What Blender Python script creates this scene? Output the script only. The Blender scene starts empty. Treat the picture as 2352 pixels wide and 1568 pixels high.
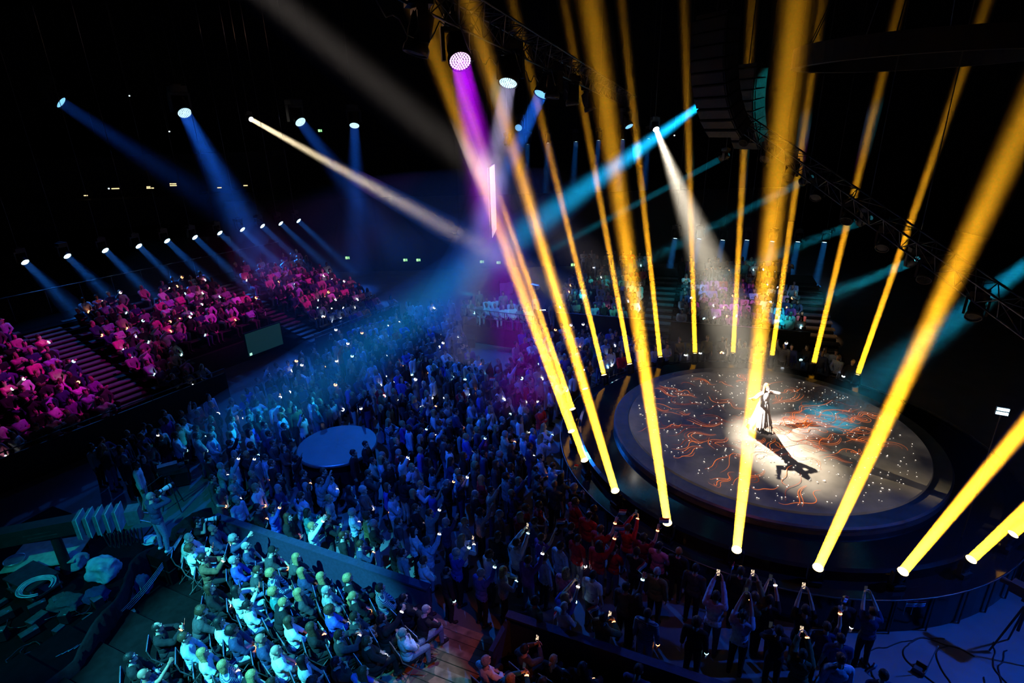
import bpy, bmesh, math, random
import numpy as np
from mathutils import Vector, Matrix, Euler, noise as mnoise
random.seed(7)
RNG = np.random.default_rng(7)
SC = bpy.context.scene
COL = bpy.context.collection
R = math.radians

# ---------------------------------------------------------------- camera
CAM_H, FPX = 11.3, 1300.0
PITCH, ROLL = R(21.0), R(-1.5)
_F = Vector((0, math.cos(PITCH), -math.sin(PITCH)))
_U0 = Vector((0, math.sin(PITCH), math.cos(PITCH)))
_R0 = Vector((1, 0, 0))
_R = _R0*math.cos(ROLL) + _U0*math.sin(ROLL)
_U = -_R0*math.sin(ROLL) + _U0*math.cos(ROLL)
EYE = Vector((0, 0, CAM_H))
cam = bpy.data.cameras.new('camera')
cam_o = bpy.data.objects.new('camera', cam)
COL.objects.link(cam_o)
cam.sensor_width = 36.0
cam.lens = FPX/2352*36
cam.clip_end = 400
_m = Matrix((_R, _U, -_F)).transposed().to_4x4()
_m.translation = EYE
cam_o.matrix_world = _m
SC.camera = cam_o

# ---------------------------------------------------------------- world, exposure, integrator
SC.view_settings.view_transform = 'Standard'
SC.view_settings.look = 'None'
SC.view_settings.gamma = 1.0
SC.view_settings.exposure = 0.0
SC.view_settings.use_curve_mapping = False
w = bpy.data.worlds.new('hall_darkness')
SC.world = w
w.use_nodes = True
w.node_tree.nodes['Background'].inputs[0].default_value = (0.1, 0.2, 0.6, 1)
w.node_tree.nodes['Background'].inputs[1].default_value = 0.0
cy = SC.cycles
cy.volume_bounces = 0
cy.transparent_max_bounces = 64
cy.max_bounces = 2
cy.diffuse_bounces = 1
cy.glossy_bounces = 1
cy.use_adaptive_sampling = True
cy.adaptive_threshold = .06
cy.adaptive_min_samples = 16
cy.transmission_bounces = 2
cy.sample_clamp_indirect = 2.0
cy.caustics_reflective = False
cy.caustics_refractive = False

# light levels (watts) in one place
E_YELLOW, E_STAGE_SPOT, E_PRESS = 60, 250, 19000
FX = dict(row_left=9, row_far=10, row_back=14, upper_left=34, purple=16, blue_truss=10, teal=150)
WASH = dict(magenta=8200, blue=24000, press_blue=4600, cyan_stand=1300, mag_stand=500, red_front=260, foh=2600, right_blue=9000)

# ---------------------------------------------------------------- geometry helpers
def proj(P):
    d = Vector(P) - EYE
    z = d.dot(_F)
    if z < .1: return (-9999, -9999, z)
    return (1176 + FPX*d.dot(_R)/z, 784 - FPX*d.dot(_U)/z, z)
def atd(x, y, depth):
    """the point seen at (x, y) that lies this deep in front of the camera"""
    return EYE + depth*(_F + ((x-1176)/FPX)*_R + ((784-y)/FPX)*_U)
def aty(x, y, Y):
    d = _F + ((x-1176)/FPX)*_R + ((784-y)/FPX)*_U
    return EYE + d*(Y/d.y)
def atz(x, y, z):
    """the point seen at (x, y) that lies at height z"""
    d = _F + ((x-1176)/FPX)*_R + ((784-y)/FPX)*_U
    return EYE + d*((z-CAM_H)/d.z)

def link(o, parent=None):
    COL.objects.link(o)
    if parent is not None: o.parent = parent
    return o
def tag(o, label=None, cat=None, group=None, kind=None):
    if label: o['label'] = label
    if cat: o['category'] = cat
    if group: o['group'] = group
    if kind: o['kind'] = kind
    return o
def empty(name, loc=(0, 0, 0), rz=0.0):
    o = bpy.data.objects.new(name, None)
    COL.objects.link(o)
    o.location = loc
    o.rotation_euler = (0, 0, rz)
    o.empty_display_size = .1
    return o
def obj(name, me, mats=None, parent=None, loc=None, rot=None, M=None):
    o = bpy.data.objects.new(name, me)
    link(o, parent)
    if mats is not None:
        if not isinstance(mats, (list, tuple)): mats = [mats]
        if len(me.materials) == 0:
            for m in mats: me.materials.append(m)
        else:
            for i, m in enumerate(mats):
                if i < len(o.material_slots) and me.materials[i] is not m:
                    o.material_slots[i].link = 'OBJECT'
                    o.material_slots[i].material = m
    if M is not None: o.matrix_local = M
    if loc is not None: o.location = loc
    if rot is not None: o.rotation_euler = rot
    return o

class MB:
    """collects shapes into one mesh"""
    def __init__(s): s.v = []; s.f = []; s.mi = []; s.sm = []
    def add(s, verts, faces, mi=0, smooth=False):
        b = len(s.v)
        s.v.extend([tuple(v) for v in verts])
        for f in faces:
            s.f.append(tuple(i+b for i in f)); s.mi.append(mi); s.sm.append(smooth)
        return s
    def box(s, c, d, M=None, mi=0):
        x, y, z = d[0]/2, d[1]/2, d[2]/2
        c = Vector(c)
        vs = [Vector((sx*x, sy*y, sz*z)) for sx in (-1, 1) for sy in (-1, 1) for sz in (-1, 1)]
        vs = [(M @ v if M is not None else v) + c for v in vs]
        return s.add(vs, [(0, 1, 3, 2), (4, 6, 7, 5), (0, 4, 5, 1), (2, 3, 7, 6), (0, 2, 6, 4), (1, 5, 7, 3)], mi)
    def tube(s, p0, p1, r0, r1=None, n=8, mi=0, caps=True, smooth=True):
        p0, p1 = Vector(p0), Vector(p1)
        r1 = r0 if r1 is None else r1
        d = p1-p0
        if d.length < 1e-6: return s
        q = d.to_track_quat('Z', 'Y').to_matrix()
        vs = []
        for p, r in ((p0, r0), (p1, r1)):
            for k in range(n):
                a = 2*math.pi*k/n
                vs.append(p + q @ Vector((math.cos(a)*r, math.sin(a)*r, 0)))
        fs = [(k, (k+1) % n, n+(k+1) % n, n+k) for k in range(n)]
        s.add(vs, fs, mi, smooth)
        if caps: s.add(vs, [tuple(range(n))[::-1], tuple(range(n, 2*n))], mi)
        return s
    def path(s, pts, r, n=6, mi=0):
        pts = [Vector(p) for p in pts]
        vs = []
        up = Vector((0, 0, 1))
        for i, p in enumerate(pts):
            t = (pts[min(i+1, len(pts)-1)] - pts[max(i-1, 0)]).normalized()
            a = t.cross(up)
            if a.length < 1e-3: a = t.cross(Vector((1, 0, 0)))
            a.normalize(); b = a.cross(t)
            for k in range(n):
                w_ = 2*math.pi*k/n
                vs.append(p + (a*math.cos(w_) + b*math.sin(w_))*r)
        fs = []
        for i in range(len(pts)-1):
            for k in range(n):
                fs.append((i*n+k, i*n+(k+1) % n, (i+1)*n+(k+1) % n, (i+1)*n+k))
        fs += [tuple(range(n))[::-1], tuple(range((len(pts)-1)*n, len(pts)*n))]
        return s.add(vs, fs, mi, True)
    def lathe(s, prof, n=32, c=(0, 0, 0), M=None, mi=0, smooth=True, close=True):
        c = Vector(c); vs = []
        for r, z in prof:
            for k in range(n):
                a = 2*math.pi*k/n
                v = Vector((math.cos(a)*r, math.sin(a)*r, z))
                vs.append((M @ v if M is not None else v) + c)
        fs = []
        for i in range(len(prof)-1):
            for k in range(n):
                fs.append((i*n+k, i*n+(k+1) % n, (i+1)*n+(k+1) % n, (i+1)*n+k))
        s.add(vs, fs, mi, smooth)
        if close: s.add(vs, [tuple(range(n))[::-1], tuple(range((len(prof)-1)*n, len(prof)*n))], mi)
        return s
    def mesh(s, name='mesh'):
        me = bpy.data.meshes.new(name)
        me.from_pydata(s.v, [], s.f)
        me.polygons.foreach_set('material_index', s.mi)
        me.polygons.foreach_set('use_smooth', s.sm)
        me.update()
        return me
    def build(s, name, mats, parent=None, loc=None, rot=None, M=None):
        return obj(name, s.mesh(name), mats, parent, loc, rot, M)

# ---------------------------------------------------------------- materials
MATS = {}
def mat(name, col, rough=.75, metal=0.0, var=.25, scale=6.0, bump=.0, spec=.3):
    """principled surface whose colour wanders a little with a noise"""
    if name in MATS: return MATS[name]
    m = bpy.data.materials.new(name); m.use_nodes = True
    nt = m.node_tree; b = nt.nodes['Principled BSDF']
    b.inputs['Roughness'].default_value = rough
    b.inputs['Metallic'].default_value = metal
    b.inputs['Specular IOR Level'].default_value = spec
    tc = nt.nodes.new('ShaderNodeTexCoord')
    nz = nt.nodes.new('ShaderNodeTexNoise'); nz.inputs['Scale'].default_value = scale; nz.inputs['Detail'].default_value = 3
    nt.links.new(tc.outputs['Object'], nz.inputs['Vector'])
    rp = nt.nodes.new('ShaderNodeValToRGB')
    rp.color_ramp.elements[0].position = .3; rp.color_ramp.elements[1].position = .7
    rp.color_ramp.elements[0].color = (*[c*(1-var) for c in col], 1)
    rp.color_ramp.elements[1].color = (*[min(1, c*(1+var)) for c in col], 1)
    nt.links.new(nz.outputs['Fac'], rp.inputs['Fac'])
    nt.links.new(rp.outputs['Color'], b.inputs['Base Color'])
    if bump:
        bp = nt.nodes.new('ShaderNodeBump'); bp.inputs['Strength'].default_value = bump; bp.inputs['Distance'].default_value = .02
        nt.links.new(nz.outputs['Fac'], bp.inputs['Height']); nt.links.new(bp.outputs['Normal'], b.inputs['Normal'])
    MATS[name] = m
    return m
def glow(name, col, strength, sample=False):
    if name in MATS: return MATS[name]
    m = bpy.data.materials.new(name); m.use_nodes = True
    nt = m.node_tree; b = nt.nodes['Principled BSDF']
    b.inputs['Base Color'].default_value = (*[c*.2 for c in col], 1)
    b.inputs['Emission Color'].default_value = (*col, 1)
    b.inputs['Emission Strength'].default_value = strength
    m.cycles.emission_sampling = 'AUTO' if sample else 'NONE'
    MATS[name] = m
    return m
def haze_mat(name, dens, g=.25, col=(1, 1, 1)):
    if name in MATS: return MATS[name]
    m = bpy.data.materials.new(name); m.use_nodes = True
    nt = m.node_tree; nt.nodes.clear()
    o = nt.nodes.new('ShaderNodeOutputMaterial'); v = nt.nodes.new('ShaderNodeVolumeScatter')
    v.inputs['Density'].default_value = dens; v.inputs['Anisotropy'].default_value = g
    v.inputs['Color'].default_value = (*col, 1)
    nt.links.new(v.outputs[0], o.inputs['Volume'])
    MATS[name] = m
    return m
M_black = mat('black_paint', (.012, .012, .014), .55)
M_blackcloth = mat('black_drape', (.011, .011, .013), .95, spec=.1, bump=.4, scale=9)
M_metal = mat('dark_steel', (.09, .09, .1), .4, .8)
M_alu = mat('aluminium', (.45, .45, .47), .38, .9)
M_wall = mat('wall_charcoal', (.016, .016, .02), .9)
M_floor = mat('floor_grey', (.13, .14, .16), .7, var=.18, scale=1.2)
M_deck = mat('deck_black', (.005, .005, .006), .95, spec=.05)
M_step = mat('step_tread', (.09, .088, .085), .75, var=.3, scale=5)
M_wood = mat('deck_plank', (.30, .19, .11), .6, var=.4, scale=4, bump=.25)
M_wood2 = mat('deck_plank_worn', (.36, .27, .18), .65, var=.45, scale=5, bump=.25)
M_plastic = mat('clear_sheet', (.45, .48, .5), .25, var=.2, bump=.6, scale=7, spec=.6)
# ================================================================ the hall
def struct(name, mb, m, parent=None):
    o = mb.build(name, m, parent)
    if parent is None: o['kind'] = 'structure'
    return o
struct('floor', MB().box((0, 25, -.1), (100, 90, .2)), M_floor)
struct('wall_far', MB().box((0, 66, 12), (100, .4, 25)), M_wall)
struct('wall_left', MB().box((-47, 25, 12), (.4, 90, 25)), M_wall)
struct('wall_right', MB().box((46, 25, 12), (.4, 90, 25)), M_wall)
struct('wall_rear', MB().box((0, -16, 12), (100, .4, 25)), M_wall)
ceil = struct('ceiling', MB().box((0, 25, 24.2), (100, 90, .3)), M_wall)
# ceiling panels, in rows that recede
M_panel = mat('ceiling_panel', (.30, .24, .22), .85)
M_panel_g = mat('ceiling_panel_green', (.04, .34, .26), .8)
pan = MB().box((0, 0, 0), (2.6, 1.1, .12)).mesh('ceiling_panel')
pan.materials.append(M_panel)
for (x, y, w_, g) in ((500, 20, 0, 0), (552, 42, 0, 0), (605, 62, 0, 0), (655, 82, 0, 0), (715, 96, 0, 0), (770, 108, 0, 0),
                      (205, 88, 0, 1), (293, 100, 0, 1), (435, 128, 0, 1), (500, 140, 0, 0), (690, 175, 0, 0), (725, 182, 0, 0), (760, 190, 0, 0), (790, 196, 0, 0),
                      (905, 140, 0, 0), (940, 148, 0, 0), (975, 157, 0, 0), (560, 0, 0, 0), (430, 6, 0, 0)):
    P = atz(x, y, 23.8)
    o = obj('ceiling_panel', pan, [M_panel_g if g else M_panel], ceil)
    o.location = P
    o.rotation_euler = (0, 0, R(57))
# roof girders far overhead
for k in range(5):
    struct('trim_%d' % (k+1), MB().box((0, 30+7*k, 22.6), (90, .35, .9)), M_black)

# ---- raked stand on the left, rows along su, rising along sn
SU = Vector((math.sin(R(33)), math.cos(R(33)), 0)); SN = Vector((-SU.y, SU.x, 0))
S0 = Vector((-17.46, 16.52, 0)); SZ0, SDZ, SDW, SROWS = .45, .2, .85, 11
def stand_pt(s, row, z=None): return S0 + SU*s + SN*(SDW*row) + Vector((0, 0, SZ0 + SDZ*row if z is None else z))
def ob_box(mb, a, b, depth_dir, depth, z0, z1, mi=0):
    """a bar from a to b, depth deep, z0 to z1"""
    a, b = Vector(a), Vector(b)
    d = Vector(depth_dir)*depth
    q = [a, b, b+d, a+d]
    vs = [Vector((p.x, p.y, z0)) for p in q] + [Vector((p.x, p.y, z1)) for p in q]
    mb.add(vs, [(3, 2, 1, 0), (4, 5, 6, 7), (0, 1, 5, 4), (1, 2, 6, 5), (2, 3, 7, 6), (3, 0, 4, 7)], mi)
    return mb
stand = empty('grandstand', S0); stand['kind'] = 'structure'
VOM = (8.2, 13.2)      # the dark entrance below rows 0 to 3
def spart(name, mb, m, root):
    o = mb.build(name, m)
    o.parent = root
    o.matrix_parent_inverse = Matrix.Translation(-root.location)
    return o
for k in range(SROWS+1):
    z1 = SZ0 + SDZ*k
    segs = ((-9, 19.5),) if k > 3 else ((-9, VOM[0]), (VOM[1], 19.5))
    for a, b in segs:
        spart('tier', ob_box(MB(), stand_pt(a, k, 0), stand_pt(b, k, 0), SN, SDW if k < SROWS else 2.4, 0, z1), M_deck, stand)
BENCH = mat('bench_slat', (.03, .03, .034), .7)
AISLES = ((4.2, 5.7), (13.6, 14.7), (-5.5, -4.4))
for a, b in AISLES:
    for k in range(SROWS):
        for h in (0, 1):
            if k < 4 and VOM[0] < a < VOM[1]: continue
            p, q = stand_pt(a, k + .5*h, 0), stand_pt(b, k + .5*h, 0)
            z1 = SZ0 + SDZ*k + .1*h
            spart('step', ob_box(MB(), p, q, SN, .30, z1-.02, z1+.035), M_step, stand)
for k in range(SROWS):
    cuts = sorted([-9.0, 19.3] + [v for ab in AISLES for v in ab] + ([VOM[0], VOM[1]] if k < 4 else []))
    for a, b in zip(cuts[:-1], cuts[1:]):
        if any(abs(a-p) < .01 and abs(b-q) < .01 for p, q in AISLES) or (k < 4 and a >= VOM[0]-.01 and b <= VOM[1]+.01): continue
        z1 = SZ0+SDZ*k
        spart('bench', ob_box(MB(), stand_pt(a+.1, k+.50, 0), stand_pt(b-.1, k+.50, 0), SN, .34, z1+.36, z1+.40), BENCH, stand)
for k, (a, b) in enumerate(((-9, VOM[0]), (VOM[1], 19.5))):
    spart('front_panel', ob_box(MB(), stand_pt(a, -.12, 0), stand_pt(b, -.12, 0), SN, .06, 0, SZ0+.75), M_black, stand)
    mb = MB()
    mb.tube(stand_pt(a, -.1, SZ0+.95), stand_pt(b, -.1, SZ0+.95), .025)
    n = int((b-a)/1.5)
    for i in range(n+1):
        s = a + (b-a)*i/n
        mb.tube(stand_pt(s, -.1, SZ0+.5), stand_pt(s, -.1, SZ0+.95), .018, n=6)
    spart('handrail', mb, M_metal, stand)
mb = MB().tube(stand_pt(-9, 12.5, 4.2), stand_pt(19.5, 12.5, 4.2), .025)
for i in range(20): mb.tube(stand_pt(-9+1.5*i, 12.5, 3.0), stand_pt(-9+1.5*i, 12.5, 4.2), .018, n=6)
spart('rear_rail', mb, M_metal, stand)

# ---- straight stand behind the stage
TV = Vector((.947, -.322, 0)).normalized(); TN = Vector((.322, .947, 0)).normalized()
T0 = Vector((3.0, 30.9, 0)); TZ0, TDZ, TDW, TROWS = .40, .12, .8, 10
def tpt(a, row, z=None): return T0 + TV*a + TN*(TDW*row) + Vector((0, 0, TZ0 + TDZ*row if z is None else z))
stand2 = empty('grandstand', T0); stand2['kind'] = 'structure'
for k in range(TROWS+1):
    spart('tier', ob_box(MB(), tpt(-1.2, k, 0), tpt(14.2, k, 0), TN, TDW if k < TROWS else 2.0, 0, TZ0+TDZ*k), M_deck, stand2)
for a, b in ((4.4, 5.9), (12.9, 14.3)):
    for k in range(TROWS):
        spart('step', ob_box(MB(), tpt(a, k+.25, 0), tpt(b, k+.25, 0), TN, .42, TZ0+TDZ*k+.0, TZ0+TDZ*k+.06), M_step, stand2)
    for k in range(4):
        z1 = TZ0-.085*(k+1)
        spart('step', ob_box(MB(), tpt(a, -.45*(k+1), 0), tpt(b, -.45*(k+1), 0), TN, .34, z1-.06, z1), M_step, stand2)
for k in range(8):
    for a, b in ((-1.1, 4.2), (6.0, 12.7)):
        spart('bench', ob_box(MB(), tpt(a, k+.48, 0), tpt(b, k+.48, 0), TN, .32, TZ0+TDZ*k+.36, TZ0+TDZ*k+.40), BENCH, stand2)
for a, b in ((-1.2, 4.3), (6.0, 12.8)):
    spart('front_panel', ob_box(MB(), tpt(a, -.15, 0), tpt(b, -.15, 0), TN, .06, 0, TZ0+.72), M_black, stand2)
    spart('front_rail', MB().tube(tpt(a, -.1, TZ0+.75), tpt(b, -.1, TZ0+.75), .025), M_alu, stand2)
# clear side screen at its end
gm = mat('clear_guard', (.5, .55, .6), .12, var=.05); 
gb = gm.node_tree.nodes['Principled BSDF']; gb.inputs['Alpha'].default_value = .16
p = [tpt(-1.25, 0, TZ0), tpt(-1.25, 3, TZ0+.3), tpt(-1.25, 3, TZ0+1.6), tpt(-1.25, 0, TZ0+.7)]
mb = MB(); mb.add(p + [q + TV*.02 for q in p], [(0, 1, 2, 3), (7, 6, 5, 4), (0, 4, 5, 1), (1, 5, 6, 2), (2, 6, 7, 3), (3, 7, 4, 0)])
spart('side_screen', mb, gm, stand2)

# ---- viewing platform between the stands
PLA, PLB = Vector((-2.7, 29.7, 0)), Vector((1.2, 27.9, 0))
plat = empty('viewing_platform', PLA); plat['kind'] = 'structure'
pd = (PLB-PLA).normalized(); pn = Vector((-pd.y, pd.x, 0))
spart('deck', ob_box(MB(), PLA, PLB, pn, 4.0, .9, 1.0), M_deck, plat)
spart('skirt', ob_box(MB(), PLA, PLB, pn, .08, 0, .9), M_blackcloth, plat)
for q_ in (.3, 1.3): spart('bench', ob_box(MB(), PLA+pd*.1+pn*q_, PLB-pd*.1+pn*q_, pn, .32, 1.36, 1.40), BENCH, plat)
mb = MB()
for z in (1.5, 1.95): mb.tube(PLA+Vector((0, 0, z)), PLB+Vector((0, 0, z)), .02, n=6)
for k in range(6):
    q = PLA + (PLB-PLA)*k/5
    mb.tube(q+Vector((0, 0, 1)), q+Vector((0, 0, 1.95)), .02, n=6)
spart('railing', mb, M_metal, plat)

# ---- press riser behind the low wall
W0 = Vector((-8.5, 13.15, 0)); WV = Vector((.912, -.41, 0)).normalized(); WN = Vector((.41, .912, 0)).normalized()
def wpt(a, b, z=0.0): return W0 + WV*a - WN*b + Vector((0, 0, z))
def press_z(b): return .35 + .13*max(0, math.floor((b-.15)/.9))
riser = empty('press_riser', W0); riser['kind'] = 'structure'
for k in range(8):
    b0 = .15+.9*k
    a1 = 7.0 if k < 1 else 6.2
    for a, c in ((-.3, a1), (9.1, 14)):
        spart('deck', ob_box(MB(), wpt(a, b0), wpt(c, b0), -WN, .9, 0, press_z(b0+.4)), M_deck, riser)
# low walls, cloth covered
lw = empty('wall_press', W0); lw['kind'] = 'structure'
M_lowwall = mat('wall_cloth', (.022, .03, .075), .95, var=.15, bump=.2, scale=14)
for a, c in ((0, 7.0), (9.0, 13.6)):
    spart('panel', ob_box(MB(), wpt(a, 0), wpt(c, 0), WN, .1, 0, 1.2), M_lowwall, lw)
    spart('top_rail', ob_box(MB(), wpt(a, .05), wpt(c, .05), WN, .2, 1.2, 1.25), M_lowwall, lw)
    if a: spart('side_panel', ob_box(MB(), wpt(a, -.02), wpt(a+.1, -.02), -WN, .9, 0, 1.15), M_lowwall, lw)
# stairs of planks between the walls
stairs = empty('press_stairs', wpt(7.1, 0)); stairs['kind'] = 'structure'
lev = [0.1, .16, .22, .29, .36, .45, .5, .55]
pi = 0
for k in range(8):
    b0 = .1 + .62*k - .35
    a0 = 7.02 if k < 2 else 6.2
    for j in range(3):
        o = spart('plank', ob_box(MB(), wpt(a0 + (.05*((k*3+j) % 2)), b0+.207*j), wpt(9.0, b0+.207*j), -WN, .188, lev[k]-.06, lev[k]+.004*((j*7+k) % 3)), M_wood if (k*3+j) % 3 else M_wood2, stairs)
        pi += 1
    spart('riser_board', ob_box(MB(), wpt(a0+.02, b0+.012), wpt(8.98, b0+.012), -WN, .02, 0, lev[k]-.06), M_wood, stairs)
# black draped end of the press block
mb = MB()
pts = [wpt(-.15, -.1), wpt(-.45, 1.0), wpt(-.3, 2.1), wpt(.55, 3.2), wpt(1.2, 4.4), wpt(1.35, 6.6)]
N = 60; vs = []
for i in range(N+1):
    t = i/N*(len(pts)-1); k = min(int(t), len(pts)-2); f_ = t-k
    p = pts[k].lerp(pts[k+1], f_); nrm = (pts[k+1]-pts[k]).normalized(); nrm = Vector((nrm.y, -nrm.x, 0))
    p = p + nrm*(.05*mnoise.noise(Vector((i*.45, 3, 0))) + .03*mnoise.noise(Vector((i*1.3, 7, 0))))
    zt = 1.25 + .1*math.sin(i*.35) + (.15 if i < 12 else 0)
    vs += [Vector((p.x, p.y, 0)), Vector((p.x, p.y, zt*.5)) + nrm*.02*math.sin(i*2.7), Vector((p.x, p.y, zt)), Vector((p.x, p.y, zt))+nrm*.06]
fs = []
for i in range(N):
    for j in range(3): fs.append((i*4+j, (i+1)*4+j, (i+1)*4+j+1, i*4+j+1))
mb.add(vs, fs, 0, True)
dr = mb.build('black_drape', M_blackcloth)
tag(dr, 'black drape hanging around the open end of the press riser', 'drape')

# ---- round stage
STC = Vector((8.56, 16.76, 0)); STZ = 1.5; STR = 5.11
M_gloss = mat('stage_gloss_black', (.01, .01, .012), .12, var=.1, spec=.6)
M_ring = mat('stage_ring_grey', (.20, .19, .18), .32, .3, var=.15, scale=3)
M_led = mat('led_floor', (.16, .145, .13), .42, var=.2, scale=2.5)
_nt = M_led.node_tree; _b = _nt.nodes['Principled BSDF']      # the floor is a lit screen with a dim cloudy picture
_nz = _nt.nodes.new('ShaderNodeTexNoise'); _nz.inputs['Scale'].default_value = .55; _nz.inputs['Detail'].default_value = 5
_nt.links.new(_nt.nodes['Texture Coordinate'].outputs['Object'], _nz.inputs['Vector'])
_rp = _nt.nodes.new('ShaderNodeValToRGB'); _rp.color_ramp.elements[0].position = .38; _rp.color_ramp.elements[1].position = .68
_rp.color_ramp.elements[0].color = (.006, .005, .007, 1); _rp.color_ramp.elements[1].color = (.055, .046, .039, 1)
_nt.links.new(_nz.outputs['Fac'], _rp.inputs['Fac']); _nt.links.new(_rp.outputs['Color'], _b.inputs['Emission Color'])
_b.inputs['Emission Strength'].default_value = 1.0; M_led.cycles.emission_sampling = 'NONE'
stage = empty('round_stage', STC)
tag(stage, 'large round concert stage with glowing swirl pattern on its dark top', 'stage')
MB().lathe([(6.35, -STC.z+0), (6.35, 1.22), (6.25, 1.26), (0.01, 1.26)], 96, smooth=False, close=False).build('plinth', M_gloss, stage)
MB().lathe([(STR, 1.26), (STR, 1.45), (STR-.05, STZ), (4.62, STZ), (4.60, STZ-.03)], 128, smooth=False, close=False).build('rim', M_ring, stage)
MB().lathe([(STR+.006, 1.40), (STR+.006, 1.44)], 128, close=False).build('edge_strip', M_alu, stage)
MB().lathe([(4.60, STZ-.03), (4.58, STZ+.045), (0.0, STZ+.05)], 128, smooth=False, close=False).build('screen_floor', M_led, stage)
# picture on the screen floor: ember trails and sparks
M_ember = glow('ember_trail', (1.0, .20, .035), 1.0)
M_ember2 = glow('ember_trail_dim', (.8, .10, .02), .35)
M_spark = glow('spark_dot', (1, .85, .7), 2.2)
rs = random.Random(3)
mb = MB()
zl = STZ+.053
def ribbon(pts, w0, mi):
    vs = []; fs = []; n = len(pts)
    for i, p in enumerate(pts):
        t = (pts[min(i+1, n-1)]-pts[max(i-1, 0)]).normalized(); s_ = Vector((-t.y, t.x, 0))*w0*(.25+math.sin(math.pi*i/(n-1)))*.6
        vs += [p+s_, p-s_]
    for i in range(n-1): fs.append((2*i, 2*i+1, 2*i+3, 2*i+2))
    mb.add(vs, fs, mi)
for c in range(150):
    a = rs.uniform(0, 2*math.pi); r0 = rs.uniform(.5, 3.7)
    dense = c > 112
    if dense: a = rs.gauss(R(8), R(16)); r0 = rs.uniform(.4, 2.6)
    p = Vector((math.cos(a)*r0, math.sin(a)*r0, zl + .0002*c)); hd = a + rs.gauss(0, .5)
    A_ = rs.uniform(.3, 1.3); f_ = rs.uniform(.12, .34); ph = rs.uniform(0, 6); base = hd*.5 + (0 if math.cos(a) > 0 else math.pi)*.5; curl = rs.choice((0, 0, 0, .16, -.16)); L = rs.uniform(.5, 1.9); n = 34
    strands = rs.choice((1, 1, 2, 3))
    paths = [[] for _ in range(strands)]
    for i in range(n):
        for k in range(strands):
            off = (k-(strands-1)/2)*(.03+.12*i/n)
            paths[k].append(p + Vector((-math.sin(hd), math.cos(hd), 0))*off)
        hd = base + A_*math.sin(i*f_+ph) + (curl*max(0, i-20))
        p = p + Vector((math.cos(hd), math.sin(hd), 0))*(L/n)
    for q in paths:
        q = [x for x in q if math.hypot(x.x, x.y) < 4.4]
        if len(q) > 3: ribbon(q, rs.uniform(.006, .015), 0 if rs.random() < .6 else 1)
for c in range(620):
    a = rs.uniform(0, 2*math.pi); r0 = 4.35*math.sqrt(rs.random())
    r_ = rs.choice((.010, .013, .017, .022))
    x, y = math.cos(a)*r0, math.sin(a)*r0
    n = 6
    mb.add([(x+r_*math.cos(2*math.pi*k/n), y+r_*math.sin(2*math.pi*k/n), zl+.022) for k in range(n)], [tuple(range(n))], 2)
o = mb.build('screen_picture', [M_ember, M_ember2, M_spark], stage); o['kind'] = 'stuff'

# ---- small round stage in the crowd
BC = Vector((-6.2, 17.25, 0)); BR = 1.37; BZ = 1.0
M_bst = mat('satellite_top', (.11, .12, .15), .5, var=.12, scale=1.5)
bst = empty('satellite_stage', BC)
tag(bst, 'small round satellite stage with smooth pale top among the standing crowd', 'stage')
MB().lathe([(BR-.12, 0), (BR-.12, BZ-.12)], 64, close=False).build('skirt', M_blackcloth, bst)
MB().lathe([(BR-.12, BZ-.12), (BR, BZ-.1), (BR, BZ-.02), (BR-.03, BZ)], 64, close=False).build('rim', M_alu, bst)
for k in range(8):
    mb = MB(); a0, a1 = k*math.pi/4+.1, (k+1)*math.pi/4+.1
    arc = [(math.cos(a0+(a1-a0)*i/8)*(BR-.035), math.sin(a0+(a1-a0)*i/8)*(BR-.035), BZ+.002) for i in range(9)]
    g_ = .004
    c0 = (math.cos((a0+a1)/2)*g_, math.sin((a0+a1)/2)*g_, BZ+.002)
    mb.add([c0]+arc+[(v[0], v[1], BZ-.03) for v in [c0]+arc], [tuple(range(10)), *[(i, i+10, (i+1) % 10+10, (i+1) % 10) for i in range(10)]])
    mb.build('deck_segment', M_bst, bst)
for k in range(3):
    spart('step', ob_box(MB(), BC+Vector((-.45, -BR-.25*k-.05, 0)), BC+Vector((.45, -BR-.25*k-.05, 0)), (0, -1, 0), .25, 0, .7-.22*k), M_deck, bst)
# ================================================================ lamps and their hazy beams
def fixture_meshes():
    """moving head: barrel along +z with its lens at z = 0, pivot at z = -.34"""
    d = {}
    d['head'] = MB().lathe([(.10, -.60), (.17, -.56), (.19, -.30), (.17, -.14), (.205, -.08), (.205, .02), (.185, .02), (.18, -.03)], 24, close=False).mesh('lamp_head')
    d['base'] = MB().box((0, 0, 0), (.44, .38, .16)).box((0, 0, .10), (.2, .2, .06)).mesh('lamp_base')
    mb = MB()
    for s in (-1, 1): mb.box((s*.25, 0, .02), (.06, .16, .46))
    mb.box((0, 0, .27), (.56, .18, .07))
    d['yoke'] = mb.mesh('lamp_yoke')
    d['lens'] = MB().lathe([(.178, -.012), (.12, .006), (0.001, .012)], 24, close=False).mesh('lamp_lens')
    mb = MB(); cells = [(0, 0)]
    for ring, n in ((1, 6), (2, 12), (3, 18), (4, 24)):
        for k in range(n): cells.append((ring*.041*math.cos(2*math.pi*k/n), ring*.041*math.sin(2*math.pi*k/n)))
    for x, y in cells: mb.lathe([(.0175, -.012), (.0165, .004), (.001, .010)], 8, c=(x, y, 0), close=False)
    d['cells'] = mb.mesh('lamp_cells')
    d['plate'] = MB().lathe([(.182, -.014), (.001, -.014)], 24, close=False).mesh('lamp_plate')
    return d
FXM = fixture_meshes()
M_lampbody = mat('lamp_body', (.02, .02, .022), .45)
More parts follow.
